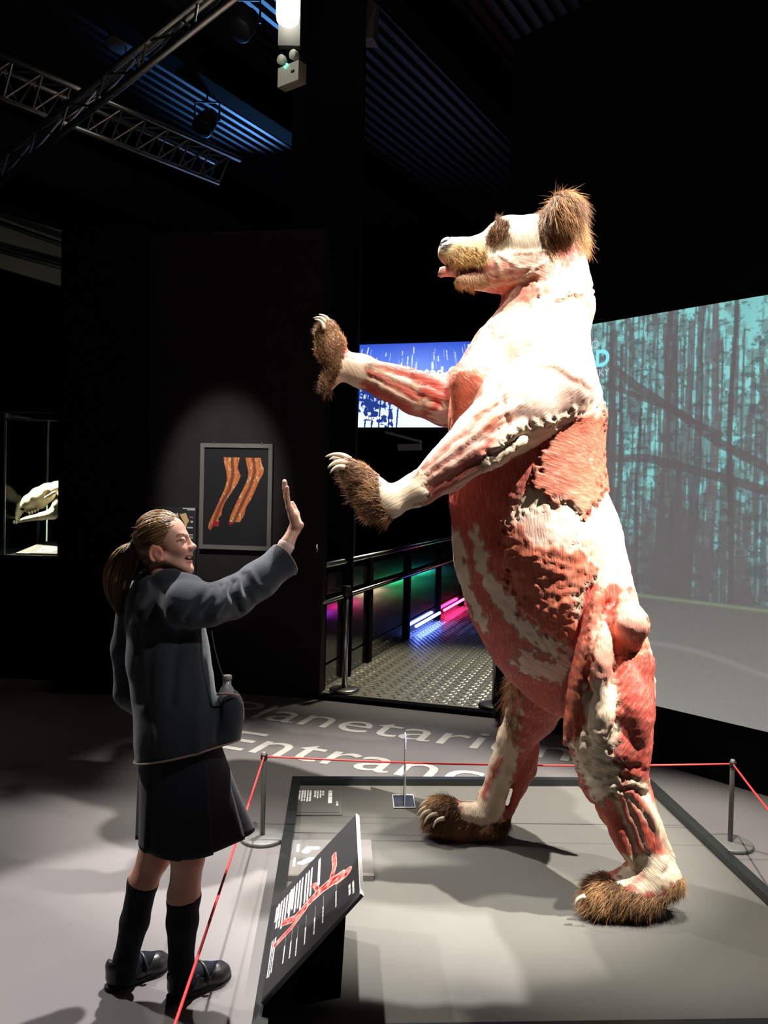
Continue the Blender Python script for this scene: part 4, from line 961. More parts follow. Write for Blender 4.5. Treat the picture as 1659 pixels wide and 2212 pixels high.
# far arm
patch('B', [(890, 800), (985, 800), (985, 880), (930, 880), (905, 850)], RED, 0.005, 8)
for pts, col, w in (([(900, 838), (785, 785)], CRM, 8), ([(905, 862), (790, 800)], RED, 9), ([(890, 868), (780, 812)], CRM, 7), ([(880, 880), (785, 825)], RED, 7), ([(920, 868), (905, 880)], CRM, 11)): line('B', pts, w, col, 0, 0.5)
for pts in ([(905, 850), (785, 792)], [(900, 868), (785, 806)], [(893, 878), (783, 819)]): line('B', pts, 3.5, None, -0.006, 0.3)
patch('B', [(790, 755), (785, 845), (720, 850), (715, 775)], CRM, 0.0, 60)
patch('B', [(930, 885), (985, 865), (985, 925), (930, 915)], PALE, 0, 20)
# near leg
patch('L', [(1262, 1480), (1330, 1440), (1345, 1600), (1300, 1640), (1262, 1600)], CRM, 0.0, 88)
patch('L', [(1220, 1600), (1300, 1570), (1335, 1640), (1345, 1690), (1410, 1660), (1395, 1700), (1350, 1700), (1300, 1745), (1265, 1700)], CRM, 0.004, 20)
patch('L', [(1330, 1440), (1420, 1420), (1420, 1600), (1400, 1690), (1350, 1670), (1330, 1600)], RED, 0.006, 125)
patch('L', [(1340, 1280), (1400, 1290), (1410, 1420), (1330, 1420), (1320, 1340)], PINK, 0.004, 80)
patch('L', [(1320, 1380), (1400, 1370), (1400, 1420), (1330, 1425)], ORG, 0.004, 80)
patch('L', [(1280, 1330), (1320, 1330), (1330, 1470), (1270, 1490)], PINK, 0.004, 88)
line('L', [(1296, 1285), (1262, 1400), (1235, 1500), (1225, 1590)], 13, ORG, 0.004)
for pts in ([(1312, 1300), (1280, 1400), (1255, 1500)], [(1325, 1340), (1335, 1480), (1332, 1560)], [(1330, 1420), (1400, 1400)]): line('L', pts, 4, None, -0.009)
for pts in ([(1230, 1650), (1300, 1640), (1380, 1660)], [(1245, 1680), (1320, 1670), (1390, 1690)], [(1265, 1710), (1320, 1690), (1350, 1700)], [(1225, 1620), (1290, 1600)]): line('L', pts, 5, None, -0.006, 1.0)
line('L', [(1275, 1742), (1330, 1705), (1372, 1702), (1395, 1720)], 5, None, -0.010)
line('L', [(1388, 1700), (1420, 1775), (1450, 1850)], 9, CRM, 0.002)
for pts in ([(1325, 1715), (1380, 1850)], [(1350, 1715), (1400, 1850)], [(1362, 1720), (1412, 1790)]): line('L', pts, 4, CRM, -0.007)
patch('L', [(1350, 1850), (1470, 1845), (1480, 1900), (1440, 1925), (1380, 1935), (1320, 1905)], CRM, 0.0, 45)
line('L', [(1385, 1890), (1375, 1905)], 7, PINK); line('L', [(1340, 1910), (1385, 1880)], 3, None, -0.004); line('L', [(1400, 1920), (1440, 1880)], 3, None, -0.004)
# far leg
patch('K', [(1100, 1500), (1125, 1470), (1125, 1560), (1100, 1620), (1060, 1750), (1010, 1740), (1060, 1640)], CRM, 0.003, 105)
patch('K', [(1060, 1610), (1130, 1600), (1100, 1720), (1075, 1790), (1000, 1790), (990, 1740), (1040, 1700)], CRM, 0.002, 105)
line('K', [(1080, 1640), (1045, 1720)], 7, DRED); line('K', [(1140, 1610), (1132, 1660), (1110, 1730)], 16, RED, 0.0)
for pts in ([(1125, 1625), (1095, 1740)], [(1112, 1600), (1070, 1740)], [(1145, 1640), (1115, 1720)]): line('K', pts, 3.5, None, -0.006)
line('K', [(1125, 1470), (1110, 1540)], 10, RED, 0.002)
# head
patch('H', [(1050, 560), (1180, 545), (1180, 680), (1060, 640), (1040, 600)], PINK, 0.0, 20)
patch('H', [(1060, 600), (1160, 600), (1150, 700), (1085, 690), (1060, 640)], ORG, 0.0, 30)
for pts in ([(1060, 555), (1180, 540)], [(1075, 548), (1130, 580)], [(1070, 560), (1090, 600), (1075, 580)], [(1060, 590), (1150, 575)], [(1065, 605), (1160, 590)], [(1050, 620), (1130, 605), (1180, 560)]): line('H', pts, 3.2, CRM, 0.004, 0.3)
patch('H', [(950, 510), (1045, 520), (1052, 570), (1000, 578), (950, 575)], A3(0.62, 0.45, 0.22), 0.0, 10, 0.3)
patch('H', [(960, 592), (1050, 588), (1060, 615), (1010, 632), (965, 625)], A3(0.45, 0.28, 0.16), 0.0, 10, 0.3)
patch('H', [(950, 510), (986, 512), (978, 530), (965, 545), (950, 540)], A3(0.05, 0.04, 0.035), 0.0, 10, 0.15)
m_ = (GA == 'H') & (np.abs(Y_ - 585) < 9) & (X_ < 1045); BC[m_] = A3(0.20, 0.05, 0.05)
# shaggy fibre ends and wrinkled fascia relief
BC = smooth_mesh(BC, BFc, 1, 0.5)
isred = (BC[:, 0] - BC[:, 1] > 0.3)
rg = fbm(BV * 26 + 3, 4) - 0.47; rf = fbm(BV * 75 + 3, 3) - 0.44
DSP += np.where(isred, 0.010 * rg + 0.006 * rf, 0.012 * rg + 0.004 * rf) * np.where(np.isin(GA, ['H']), 0.3, np.where(np.isin(GA, ['A', 'B']), 0.35, 0.9))
rough_ = inpoly(X_, Y_, [(1085, 1180), (1290, 1230), (1275, 1330), (1235, 1392), (1165, 1362), (1092, 1275)]) & (GA == 'T')
DSP += np.where(rough_, 0.022 * (np.abs(fbm(BV * A3(30, 30, 48), 3) - 0.45)), 0)
elb = inpoly(X_, Y_, [(1300, 868), (1230, 890), (1100, 935), (1030, 1005), (1060, 1015), (1150, 985), (1310, 905)]) & (GA == 'A')
DSP += np.where(elb, 0.03 * np.abs(fbm(BV * 45, 3) - 0.45), 0)
foot_ = ((GA == 'L') & (Y_ > 1890)) | ((GA == 'K') & (Y_ > 1770)); DSP[foot_] *= 0.3
BV = BV + BN * DSP[:, None]; BV[:, 2] = np.maximum(BV[:, 2], PZ + 0.002)
# fur-bearing skin is brown
def furmask(groups, poly): return inpoly(X_, Y_, poly) & np.isin(GA, list(groups))
FURS = [
    ('paw_fur', furmask('A', [(845, 1120), (870, 1160), (700, 1160), (700, 960), (800, 990), (818, 1030), (822, 1085)]), (-0.55, -0.1, 0.40), 0.034, 0.02, 1.0),
    ('paw_fur', furmask('B', [(742, 770), (735, 800), (700, 870), (640, 870), (640, 640), (745, 640), (748, 740)]), (-0.15, -0.1, 0.6), 0.032, 0.02, 1.0),
    ('foot_fur', furmask('L', [(1325, 1900), (1360, 1925), (1400, 1940), (1440, 1930), (1465, 1900), (1520, 1890), (1520, 2010), (1200, 2010), (1200, 1860), (1300, 1870)]), (-0.45, -0.15, -0.3), 0.042, 0.12, 0.9),
    ('foot_fur', furmask('K', [(985, 1720), (995, 1770), (1040, 1785), (1110, 1770), (1120, 1840), (860, 1840), (860, 1690), (975, 1690)]), (-0.45, -0.1, -0.25), 0.038, 0.12, 0.9),
    ('ear_fur', furmask('H', [(1160, 390), (1310, 390), (1310, 530), (1240, 530), (1190, 560), (1165, 510)]), (0.40, -0.2, -0.5), 0.052, 0.02, 1.0),
    ('brow_fur', furmask('H', [(1050, 510), (1075, 470), (1100, 480), (1100, 510), (1070, 535), (1048, 530)]), (0.2, 0, 0.3), 0.026, 0.2, 0.9),
    ('muzzle_fur', furmask('H', [(985, 530), (1048, 535), (1055, 570), (1000, 576), (965, 572), (968, 548)]), (0.45, 0, -0.35), 0.022, 0.3, 1.35),
    ('chin_fur', furmask('H', [(970, 600), (1060, 592), (1060, 612), (1010, 632), (970, 630)]), (0.2, 0, -0.6), 0.018, 0.3, 1.2),
]
for nm, m_, *_ in FURS[:6]: BC[m_] = A3(0.17, 0.085, 0.04)
# fibres: coordinates along and across the muscle, in the bear's own side plane
th = np.radians(FIB); sx = BV[:, 0] * 1.0; sz = -BV[:, 2]; sy = BV[:, 1]
al = sx * np.cos(th) + sz * np.sin(th); ac = -sx * np.sin(th) + sz * np.cos(th)
mt, nt, bs = nodes_of('anatomical_muscle'); N, L = nt.nodes, nt.links
at = N.new('ShaderNodeAttribute'); at.attribute_name = 'Col'; fa = N.new('ShaderNodeAttribute'); fa.attribute_name = 'fibre'
n1_ = N.new('ShaderNodeTexNoise'); n1_.inputs['Scale'].default_value = 1.0; n1_.inputs['Detail'].default_value = 6; n1_.inputs['Roughness'].default_value = 0.65
L.new(fa.outputs['Vector'], n1_.inputs['Vector'])
n2_ = N.new('ShaderNodeTexNoise'); n2_.inputs['Scale'].default_value = 14; n2_.inputs['Detail'].default_value = 5
tc = N.new('ShaderNodeTexCoord'); L.new(tc.outputs['Object'], n2_.inputs['Vector'])
r1 = N.new('ShaderNodeMapRange'); r1.inputs[1].default_value = 0.50; r1.inputs[2].default_value = 0.72; r1.inputs[3].default_value = 0; r1.inputs[4].default_value = 0.42; L.new(n1_.outputs['Fac'], r1.inputs[0])
mx = N.new('ShaderNodeMix'); mx.data_type = 'RGBA'; mx.inputs[7].default_value = (0.76, 0.55, 0.42, 1); L.new(r1.outputs[0], mx.inputs[0]); L.new(at.outputs['Color'], mx.inputs[6])
r2_ = N.new('ShaderNodeMapRange'); r2_.inputs[3].default_value = 0.65; r2_.inputs[4].default_value = 1.3; L.new(n2_.outputs['Fac'], r2_.inputs[0])
m2 = N.new('ShaderNodeMix'); m2.data_type = 'RGBA'; m2.blend_type = 'MULTIPLY'; m2.inputs[0].default_value = 1; L.new(mx.outputs[2], m2.inputs[6]); L.new(r2_.outputs[0], m2.inputs[7]); L.new(m2.outputs[2], bs.inputs['Base Color'])
bpn = N.new('ShaderNodeBump'); bpn.inputs['Strength'].default_value = 0.7; bpn.inputs['Distance'].default_value = 0.006; L.new(n1_.outputs['Fac'], bpn.inputs['Height']); L.new(bpn.outputs[0], bs.inputs['Normal'])
bs.inputs['Roughness'].default_value = 0.55; bs.inputs['Specular IOR Level'].default_value = 0.35
bear = thing('bear', (0.75, 3.29, PZ), 'standing bear with skin removed showing red muscle and brown furry paws', 'animal')
body = mk('bear_body', BV, BFc, mt, bear, True, cols=np.clip(BC, 0.01, 1), attrs={'fibre': np.stack([al * 14, ac * 130, sy * 60], -1)})
# fur
M_FUR = []
def furmat(name):
    mt, nt, b = nodes_of(name); N, L = nt.nodes, nt.links
    a_ = N.new('ShaderNodeAttribute'); a_.attribute_name = 'Col'; L.new(a_.outputs['Color'], b.inputs['Base Color']); b.inputs['Roughness'].default_value = 0.5; b.inputs['Specular IOR Level'].default_value = 0.3
    return mt
MF = furmat('bear_fur')
def grow(name, roots, normals, bias, length, lay, parent, n, tone=1.0, c0=A3(0.10, 0.045, 0.02), c1=A3(0.48, 0.25, 0.10), rad=0.0010, droop=0.25, clump=True, curl=0.25):
    if len(roots) == 0: return
    i = RNG.integers(0, len(roots), n)
    R_ = roots[i] + RNG.normal(size=(n, 3)) * 0.003; bt_ = np.asarray(bias) - normals[i] * (normals[i] @ np.asarray(bias))[:, None]; D_ = normals[i] * lay + bt_ * 1.5 + 0.35 * (np.stack([fbm(R_ * 22 + 5 * k, 2) for k in range(3)], -1) - 0.37) * 2
    D_ = D_ / np.linalg.norm(D_, axis=1, keepdims=True)
    ln_ = length * (0.5 + 0.7 * RNG.random(n))
    V, Fc, T, I = fur_mesh(R_ - D_ * 0.004, D_, ln_, rad, droop, 0.13, 3, curl)
    V[:, 2] = np.maximum(V[:, 2], PZ + 0.003) if name.startswith('foot') else V[:, 2]
    tn = np.clip((fbm(R_ * 16 + 9, 3) - 0.3) * 2.4 + 0.25 * RNG.normal(size=n), 0, 1)
    c = c0 + (c1 - c0) * tn[:, None]; cc = c[I] * (0.75 + 0.6 * T[:, None]) * tone
    mk(name, V, Fc, MF, parent, True, cols=np.clip(cc, 0.01, 0.95))['kind'] = 'stuff'
for (nm, m_, bias, ln_, lay, tone) in FURS:
    A_ = BV[m_]; N_ = BN[m_]
    cnt = {'paw_fur': 8500, 'foot_fur': 10000, 'ear_fur': 9000, 'brow_fur': 1500, 'muzzle_fur': 2200, 'chin_fur': 700}[nm]
    c1 = A3(0.60, 0.42, 0.16) if nm in ('muzzle_fur', 'chin_fur') else A3(0.58, 0.33, 0.15)
    c0 = A3(0.30, 0.18, 0.07) if nm in ('muzzle_fur', 'chin_fur') else A3(0.15, 0.075, 0.038)
    grow(nm, A_, N_, bias, ln_, lay + 0.15, bear, cnt, tone, c0, c1, droop=0.55 if nm in ('paw_fur', 'ear_fur') else 0.25, curl=0.25)
m_ = furmask('K', [(1085, 1440), (1130, 1440), (1125, 1500), (1100, 1520)]); grow('leg_fur', BV[m_], BN[m_], (-0.15, -0.1, -0.7), 0.07, 0.3, bear, 500, 1.0, curl=0.35)
m_ = furmask('K', [(1095, 1540), (1125, 1530), (1115, 1590), (1095, 1600)]); grow('leg_fur', BV[m_], BN[m_], (0.2, -0.1, -0.6), 0.05, 0.3, bear, 220, 1.0, curl=0.35)
# claws
M_CLAW = mat('ivory_claw', (0.62, 0.55, 0.40), 0.35, nscale=25, nvar=0.15)
def claw(pts, dz, r0):
    q = [bp(x, y, dz) for x, y in pts]
    n = 8; t = np.linspace(0, 1, n); c = [(1 - k) ** 2 * q[0] + 2 * k * (1 - k) * q[1] + k * k * q[2] for k in t]
    MB().tube(c, [br(r0) * (1 - 0.8 * k ** 1.5) for k in t], 8).make('claw', M_CLAW, bear, True)
for pts, dz, r in (([(752, 990), (728, 975), (703, 987)], -.36, 6), ([(748, 998), (728, 982), (711, 993)], -.33, 5.5), ([(755, 1003), (727, 990), (708, 1011)], -.41, 6.5), ([(745, 1010), (725, 1003), (713, 1022)], -.44, 5), ([(758, 992), (735, 980), (715, 990)], -.31, 5)):
    claw(pts, dz, r)
for pts, dz, r in (([(706, 708), (702, 680), (677, 687)], .29, 6), ([(714, 704), (710, 682), (689, 679)], .32, 5.5), ([(700, 712), (697, 690), (680, 690)], .26, 5), ([(716, 708), (714, 690), (696, 684)], .35, 5), ([(708, 712), (706, 695), (690, 690)], .37, 5)):
    claw(pts, dz, r)
for pts, dz, r in (([(934, 1732), (916, 1728), (904, 1746)], .34, 5.5), ([(930, 1744), (910, 1742), (900, 1762)], .30, 5.5), ([(934, 1752), (914, 1750), (905, 1772)], .27, 5.5), ([(946, 1758), (924, 1757), (916, 1780)], .25, 5.5), ([(960, 1768), (940, 1768), (936, 1788)], .23, 5.5)):
    claw(pts, dz, r)
for k, dz in enumerate((-.42, -.38, -.34, -.30, -.27)):
    claw([(1264, 1936), (1242, 1938), (1243, 1966 - 3 * k)], dz, 4.5)
# nose, tongue, teeth, eye
nz = bp(967, 530); MB().sphere(nz, br(18), 14, 9, (0.95, 1.1, 0.95)).make('nose', mat('black_nose', (0.03, 0.025, 0.022), 0.35, nscale=60, bump=0.2), bear, True)
b = MB()
for s_ in (-1, 1): b.sphere(bp(955, 531, s_ * 0.017), br(5.5), 8, 6)
b.make('nostril', mat('nostril_black', (0.005, 0.005, 0.005), 0.9, nscale=5), bear, True)
b = MB().tube([bp(1040, 588), bp(1005, 588), bp(975, 584), bp(955, 588), bp(949, 597)], [br(12), br(14), br(14), br(11), br(5)], 12); tv_ = np.array(b.v)
b.make('tongue', mat('pink_tongue', (0.55, 0.25, 0.20), 0.4, nscale=60, nvar=0.2, bump=0.1), bear, True)
for x, y, s_ in ((985, 577, -1), (1010, 577, -1), (1028, 577, -1), (985, 577, 1), (992, 596, -1), (1015, 594, -1)):
    q = bp(x, y, s_ * 0.032); sg = -1 if y < 585 else 1
    MB().tube([q, q + A3(-0.002, 0, sg * 0.012), q + A3(-0.004, 0, sg * 0.020)], [0.005, 0.004, 0.001], 6).make('tooth', M_CLAW, bear, True)
for s_ in (-1, 1):
    MB().sphere(bp(1066, 512, s_ * 0.078), br(6.5), 10, 7).make('eye', mat('dark_eye', (0.015, 0.01, 0.008), 0.15, nscale=5), bear, True)
# ------------------------------------------------------------------ the girl
girl = thing('person', (-0.66, 2.53, 0), 'girl in navy blazer, skirt and knee socks raising one palm', 'person')
gf, gr = A3(0.72, 0.694, 0), A3(0.694, -0.72, 0)          # facing and her right
def gm(x, y, d, r): return (P(x, y, d), r * d / FPX)
def strands(paths, rad, parent, name, mat_, cols, taper=0.75):
    n, m_, _ = paths.shape; T = np.gradient(paths, axis=1); T /= np.linalg.norm(T, axis=2, keepdims=True) + 1e-9
    S = np.cross(T, A3(0.3, 0.5, 0.8)); S /= np.linalg.norm(S, axis=2, keepdims=True) + 1e-9; S2 = np.cross(T, S)
    V = np.zeros((n, m_, 3, 3)); rr = rad * (1 - taper * np.linspace(0, 1, m_) ** 2)
    for k in range(3):
        a_ = 2 * math.pi * k / 3; V[:, :, k] = paths + rr[None, :, None] * (math.cos(a_) * S + math.sin(a_) * S2)
    b0 = (np.arange(n)[:, None] * m_ + np.arange(m_ - 1)[None]).ravel() * 3; Fc = []
    for k in range(3): Fc.append(np.stack([b0 + k, b0 + (k + 1) % 3, b0 + 3 + (k + 1) % 3, b0 + 3 + k], -1))
    o_ = mk(name, V.reshape(-1, 3), np.concatenate(Fc), mat_, parent, True, cols=np.repeat(cols, m_ * 3, 0)); o_['kind'] = 'stuff'; return o_

# ---- skin: head
HD = 2.52
def hz(X, Y, lat=0.0): return P(300 + X / 10.37, 1080 + Y / 10.37, HD + lat)
hs = HD / FPX / 10.37
def bnd(pts, pad): q = np.array(pts); return q.min(0) - pad, q.max(0) + pad
HF = Field(*bnd([hz(x, y, l) for x in (-180, 1330) for y in (200, 1900) for l in (-.1, .1)], 0.008), 0.0021)
tilt = nrm(hz(1000, 1000) - hz(0, 1000)); hup = nrm(hz(500, 0) - hz(500, 1000)); hla = nrm(np.cross(hup, tilt)) * 1.0
def HR(deg):  # local axes rotated in the profile plane (positive lifts the face)
    a_ = math.radians(deg); return np.stack([math.cos(a_) * tilt + math.sin(a_) * hup, hla, -math.sin(a_) * tilt + math.cos(a_) * hup])
HF.ell(hz(470, 760), A3(505 * hs, 0.071, 470 * hs), 0.01, HR(12))
HF.ell(hz(760, 820), A3(300 * hs, 0.062, 420 * hs), 0.02, HR(8))
HF.ell(hz(840, 1130), A3(300 * hs, 0.052, 430 * hs), 0.02, HR(0))
for s_ in (-1, 1):
    HF.ell(hz(905, 1110, s_ * .034), A3(150 * hs, .020, 130 * hs), 0.012, HR(-10))           # cheek
    HF.cone(hz(560, 1300, s_ * .048), 95 * hs, hz(1060, 1540, s_ * .014), 105 * hs, 0.014)   # jaw
    HF.cone(hz(880, 800, s_ * .034), 62 * hs, hz(1040, 795, s_ * .012), 52 * hs, 0.012)      # brow
    HF.ell(hz(1010, 885, s_ * .033), A3(95 * hs, .017, 62 * hs), 0.008, HR(0), sub=True)     # socket
    HF.ell(hz(965, 900, s_ * .029), A3(78 * hs, .014, 78 * hs), 0.004, HR(0))                # lids
    HF.ell(hz(1150, 1080, s_ * .009), A3(70 * hs, .009, 52 * hs), 0.005, HR(-15))            # nostril wing
    HF.ell(hz(1185, 1115, s_ * .006), A3(28 * hs, .003, 16 * hs), 0.002, HR(0), sub=True)
    # ear
    HF.ell(hz(400, 1200, s_ * .071), A3(150 * hs, .010, 185 * hs), 0.006, HR(12))
    for k in range(10):
        a0, a1 = [math.radians(-70 + 28 * q) for q in (k, k + 1)]
        HF.cone(hz(395 - 155 * math.cos(a0 * 0.9) , 1195 + 185 * math.sin(-a0) * -1, s_ * .080), 30 * hs, hz(395 - 155 * math.cos(a1 * .9), 1195 + 185 * math.sin(-a1) * -1, s_ * .080), 30 * hs, 0.003) if k < 5 else None
    HF.ell(hz(430, 1200, s_ * .086), A3(85 * hs, .009, 110 * hs), 0.004, HR(12), sub=True)
    HF.ell(hz(470, 1335, s_ * .074), A3(80 * hs, .008, 55 * hs), 0.006, HR(0))
HF.cone(hz(1075, 870), 42 * hs, hz(1195, 1040), 66 * hs, 0.012)
HF.ell(hz(1222, 1052), A3(70 * hs, .0095, 55 * hs), 0.006, HR(10))
HF.cone(hz(1120, 1170), 85 * hs, hz(1130, 1235), 78 * hs, 0.010)      # upper lip
HF.cone(hz(1105, 1375), 80 * hs, hz(1110, 1420), 80 * hs, 0.010)
HF.ell(hz(1105, 1560), A3(125 * hs, .022, 120 * hs), 0.012, HR(0))    # chin
HF.ell(hz(1170, 1305), A3(150 * hs, .024, 42 * hs), 0.004, HR(-6), sub=True)   # open mouth
HF.ell(hz(1120, 1235), A3(95 * hs, .021, 26 * hs), 0.004, HR(0)); HF.ell(hz(1100, 1378), A3(95 * hs, .019, 26 * hs), 0.004, HR(0))
HF.chain([(hz(560, 1250), 300 * hs), (hz(500, 1600), 285 * hs), (hz(450, 1900), 310 * hs)], 0.02)   # neck
V1, F1 = HF.mesh(); V1 = smooth_mesh(V1, F1, 2)
px1 = projpx(V1); zx, zy = (px1[:, 0] - 300) * 10.37, (px1[:, 1] - 1080) * 10.37
SK = A3(0.60, 0.34, 0.25)
C1 = np.tile(SK, (len(V1), 1)); C1 *= (0.94 + 0.12 * fbm(V1 * 60, 3))[:, None]
ck = np.exp(-(((zx - 900) / 170) ** 2 + ((zy - 1130) / 150) ** 2)); C1 = C1 * (1 - 0.35 * ck[:, None]) + A3(0.62, 0.24, 0.18) * 0.35 * ck[:, None]
lips = (dseg(zx, zy, [(1040, 1290), (1130, 1230), (1230, 1240)]) < 34) | (dseg(zx, zy, [(1050, 1330), (1120, 1385), (1210, 1375)]) < 34); C1[lips] = A3(0.55, 0.20, 0.17)
mo = (((zx - 1170) / 150) ** 2 + ((zy - 1307) / 40) ** 2 < 0.9) & (zx < 1190); C1[mo] = A3(0.10, 0.02, 0.02)
br_ = dseg(zx, zy, [(850, 815), (910, 765), (1000, 775)]) < 20; C1[br_] = A3(0.22, 0.13, 0.08)
ey = dseg(zx, zy, [(845, 930), (905, 905), (990, 872)]) < 15; C1[ey] = A3(0.10, 0.05, 0.035)
er = ((zx - 390) / 180) ** 2 + ((zy - 1220) / 200) ** 2 < 1; C1[er] = C1[er] * A3(1.05, 0.8, 0.75)
# ---- skin: right forearm and hand
HN = 2.66
def ha(X, Y, dz=0.0): return P(560 + X / 10.06, 1020 + Y / 10.06, HN + dz)
ps = HN / FPX / 10.06
AF = Field(ha(200, 1950, -.08) - A3(.02, 0, .02), ha(1050, 100, .10) + A3(.02, 0, .02), 0.0019)
AF.chain([(ha(420, 1900, -.04), 165 * ps), (ha(600, 1560, -.025), 150 * ps), (ha(770, 1230, 0), 125 * ps), (ha(800, 1150, 0), 118 * ps)], 0.01)
for k, dz in enumerate((-.026, -.009, .008, .025)):     # palm: four metacarpal rays side by side in depth
    AF.chain([(ha(800, 1150, dz * .6), 105 * ps), (ha(735, 960, dz * .9), 92 * ps), (ha(655, 775, dz), 74 * ps)], 0.008)
def finger(dz, base, tip, l, r, spread):
    (x0, y0), (x1, y1) = base, tip; q = []
    for t_, off in ((0, 0), (0.42, -18), (0.75, -8), (1, 6)):
        q.append((ha(x0 + (x1 - x0) * t_ + off, y0 + (y1 - y0) * t_, dz + spread * t_), r * (1 - 0.28 * t_) * ps))
    return q
for dz, tip, r, sp in ((-.026, (600, 340), 62, -.006), (-.009, (552, 225), 66, -.002), (.008, (540, 200), 68, .002), (.025, (560, 265), 66, .007)):
    AF.chain(finger(dz, (650, 770), tip, 0, r, sp), 0.0035)
AF.chain([(ha(830, 1080, .018), 90 * ps), (ha(800, 900, .034), 72 * ps), (ha(745, 770, .040), 64 * ps), (ha(715, 680, .040), 52 * ps)], 0.006)   # thumb
AF.ell(ha(905, 1150, 0.0), A3(60, 110, 70) * ps, 0.01)
V2, F2 = AF.mesh(); V2 = smooth_mesh(V2, F2, 1)
C2 = np.tile(SK * A3(1.05, 1.08, 1.1), (len(V2), 1)) * (0.93 + 0.14 * fbm(V2 * 70, 3))[:, None]
# ---- skin: trunk, legs (mostly under the clothes)
LF = Field(A3(-1.05, 2.25, 0.0), A3(-0.25, 2.85, 1.32), 0.006)
LF.chain([gm(352, 1262, 2.53, 34), gm(355, 1320, 2.53, 60), gm(370, 1450, 2.53, 66), gm(385, 1600, 2.52, 78)], 0.03)
RL = [gm(398, 1660, 2.48, 50), gm(404, 1760, 2.48, 42), gm(406, 1850, 2.48, 34), gm(397, 1935, 2.49, 33), gm(394, 1990, 2.49, 31), gm(391, 2080, 2.495, 24), gm(395, 2125, 2.50, 22)]
LL = [gm(365, 1660, 2.56, 50), gm(350, 1760, 2.56, 42), gm(334, 1850, 2.56, 33), gm(309, 1905, 2.55, 29.5), gm(291, 1990, 2.55, 28), gm(272, 2070, 2.55, 23), gm(270, 2105, 2.55, 22)]
LF.chain(RL, 0.02).chain(LL, 0.02)
V3, F3 = LF.mesh(); V3 = smooth_mesh(V3, F3, 1); C3 = np.tile(SK * A3(0.9, 0.82, 0.78), (len(V3), 1)) * (0.92 + 0.16 * fbm(V3 * 30, 3))[:, None]
mt, nt, bs = nodes_of('girl_skin'); N, L = nt.nodes, nt.links
at = N.new('ShaderNodeAttribute'); at.attribute_name = 'Col'; L.new(at.outputs['Color'], bs.inputs['Base Color'])
bs.inputs['Roughness'].default_value = 0.5; bs.inputs['Specular IOR Level'].default_value = 0.35
bs.inputs['Subsurface Weight'].default_value = 0.12; bs.inputs['Subsurface Radius'].default_value = (0.01, 0.004, 0.002); bs.inputs['Subsurface Scale'].default_value = 0.5
mk('person_body', np.concatenate([V1, V2, V3]), np.concatenate([F1, F2 + len(V1), F3 + len(V1) + len(V2)]), mt, girl, True, cols=np.concatenate([C1, C2, C3]))
for s_ in (-1, 1):
    e = MB().sphere(hz(962, 897, s_ * .0295), 66 * hs, 16, 12).make('eyeball', mat('eye_white', (0.55, 0.5, 0.46), 0.25, nscale=5), girl, True)
    MB().sphere(hz(988, 892, s_ * .036), 30 * hs, 12, 8).make('iris', mat('dark_iris', (0.03, 0.02, 0.015), 0.2, nscale=5), e, True)
tb = MB()
for k in range(-3, 4):
    a_ = k * 0.26; tb.obox(hz(1120, 1300, 0) + tilt * (math.cos(a_) * 0.011 - 0.0085) + hla * (math.sin(a_) * 0.018 - 0.0026), tilt * 0.004, hla * 0.0048, hup * 0.0065)
tb.make('teeth', mat('tooth_white', (0.8, 0.76, 0.68), 0.3, nscale=5), girl)

# ---- hair
M_HAIR = furmat('brown_hair'); M_HCAP = mat('brown_hair_cap', (0.11, 0.065, 0.03), 0.5, nscale=30, nvar=0.4)
HF2 = Field(*bnd([hz(x, y, l) for x in (-200, 1100) for y in (150, 1700) for l in (-.1, .1)], 0.01), 0.003)
hc = hz(462, 752); hr_ = A3(525 * hs, 0.0775, 500 * hs); HF2.ell(hc, hr_, 0.01, HR(12)); HF2.chain([(hz(150, 900), 250 * hs), (hz(330, 1350), 240 * hs)], 0.03)
V4, F4 = HF2.mesh(); V4 = smooth_mesh(V4, F4, 1); q4 = projpx(V4); ax_, ay_ = (q4[:, 0] - 300) * 10.37, (q4[:, 1] - 1080) * 10.37
line_pts = [(-400, 100), (760, 100), (880, 440), (800, 520), (740, 640), (640, 820), (545, 1010), (400, 1010), (270, 1090), (240, 1350), (190, 1560), (-400, 1560)]
fc = F4[inpoly(ax_[F4].mean(1), ay_[F4].mean(1), line_pts)]
us, inv = np.unique(fc, return_inverse=True); V4c = V4[us]; V4c = V4c + vnormals(V4c, inv.reshape(-1, 4)) * ((fbm(V4c * A3(60, 60, 60), 3) - 0.45) * 0.008)[:, None]
hair = mk('hair', V4c, inv.reshape(-1, 4), M_HCAP, girl, True)
tie = hz(-120, 1020)
Mh = HR(12); n = 1500
# strands sweep over the skull from the hairline back to the tie
i_ = RNG.integers(0, len(V4c), n); S0 = V4c[i_]
def onskull(p, k): q = (p - hc) @ Mh.T; q = q / hr_; q = q / (np.linalg.norm(q, axis=-1, keepdims=True) + 1e-9); return hc + (q * hr_ * k) @ Mh
t_ = np.linspace(0, 1, 9)[None, :, None]
path = S0[:, None] * (1 - t_) + tie[None, None] * t_
path = onskull(path, 1.0 + 0.02 * RNG.random((n, 1, 1)) + 0.025 * np.sin(np.pi * t_) * RNG.random((n, 1, 1)))
lowm = (projpx(S0)[:, 1] - 1080) * 10.37 > 1050
path[lowm] = (S0[:, None] * (1 - t_) + tie[None, None] * t_)[lowm] + 0.004
path = path + 0.0015 * RNG.normal(size=(n, 1, 3)); path[:, -1] = tie + 0.006 * RNG.normal(size=(n, 3))
tn = RNG.random(n)[:, None]; hcol = A3(0.10, 0.055, 0.025) * (1 - tn) + A3(0.40, 0.25, 0.11) * tn
strands(path, 0.0011, hair, 'hair_strands', M_HAIR, hcol)
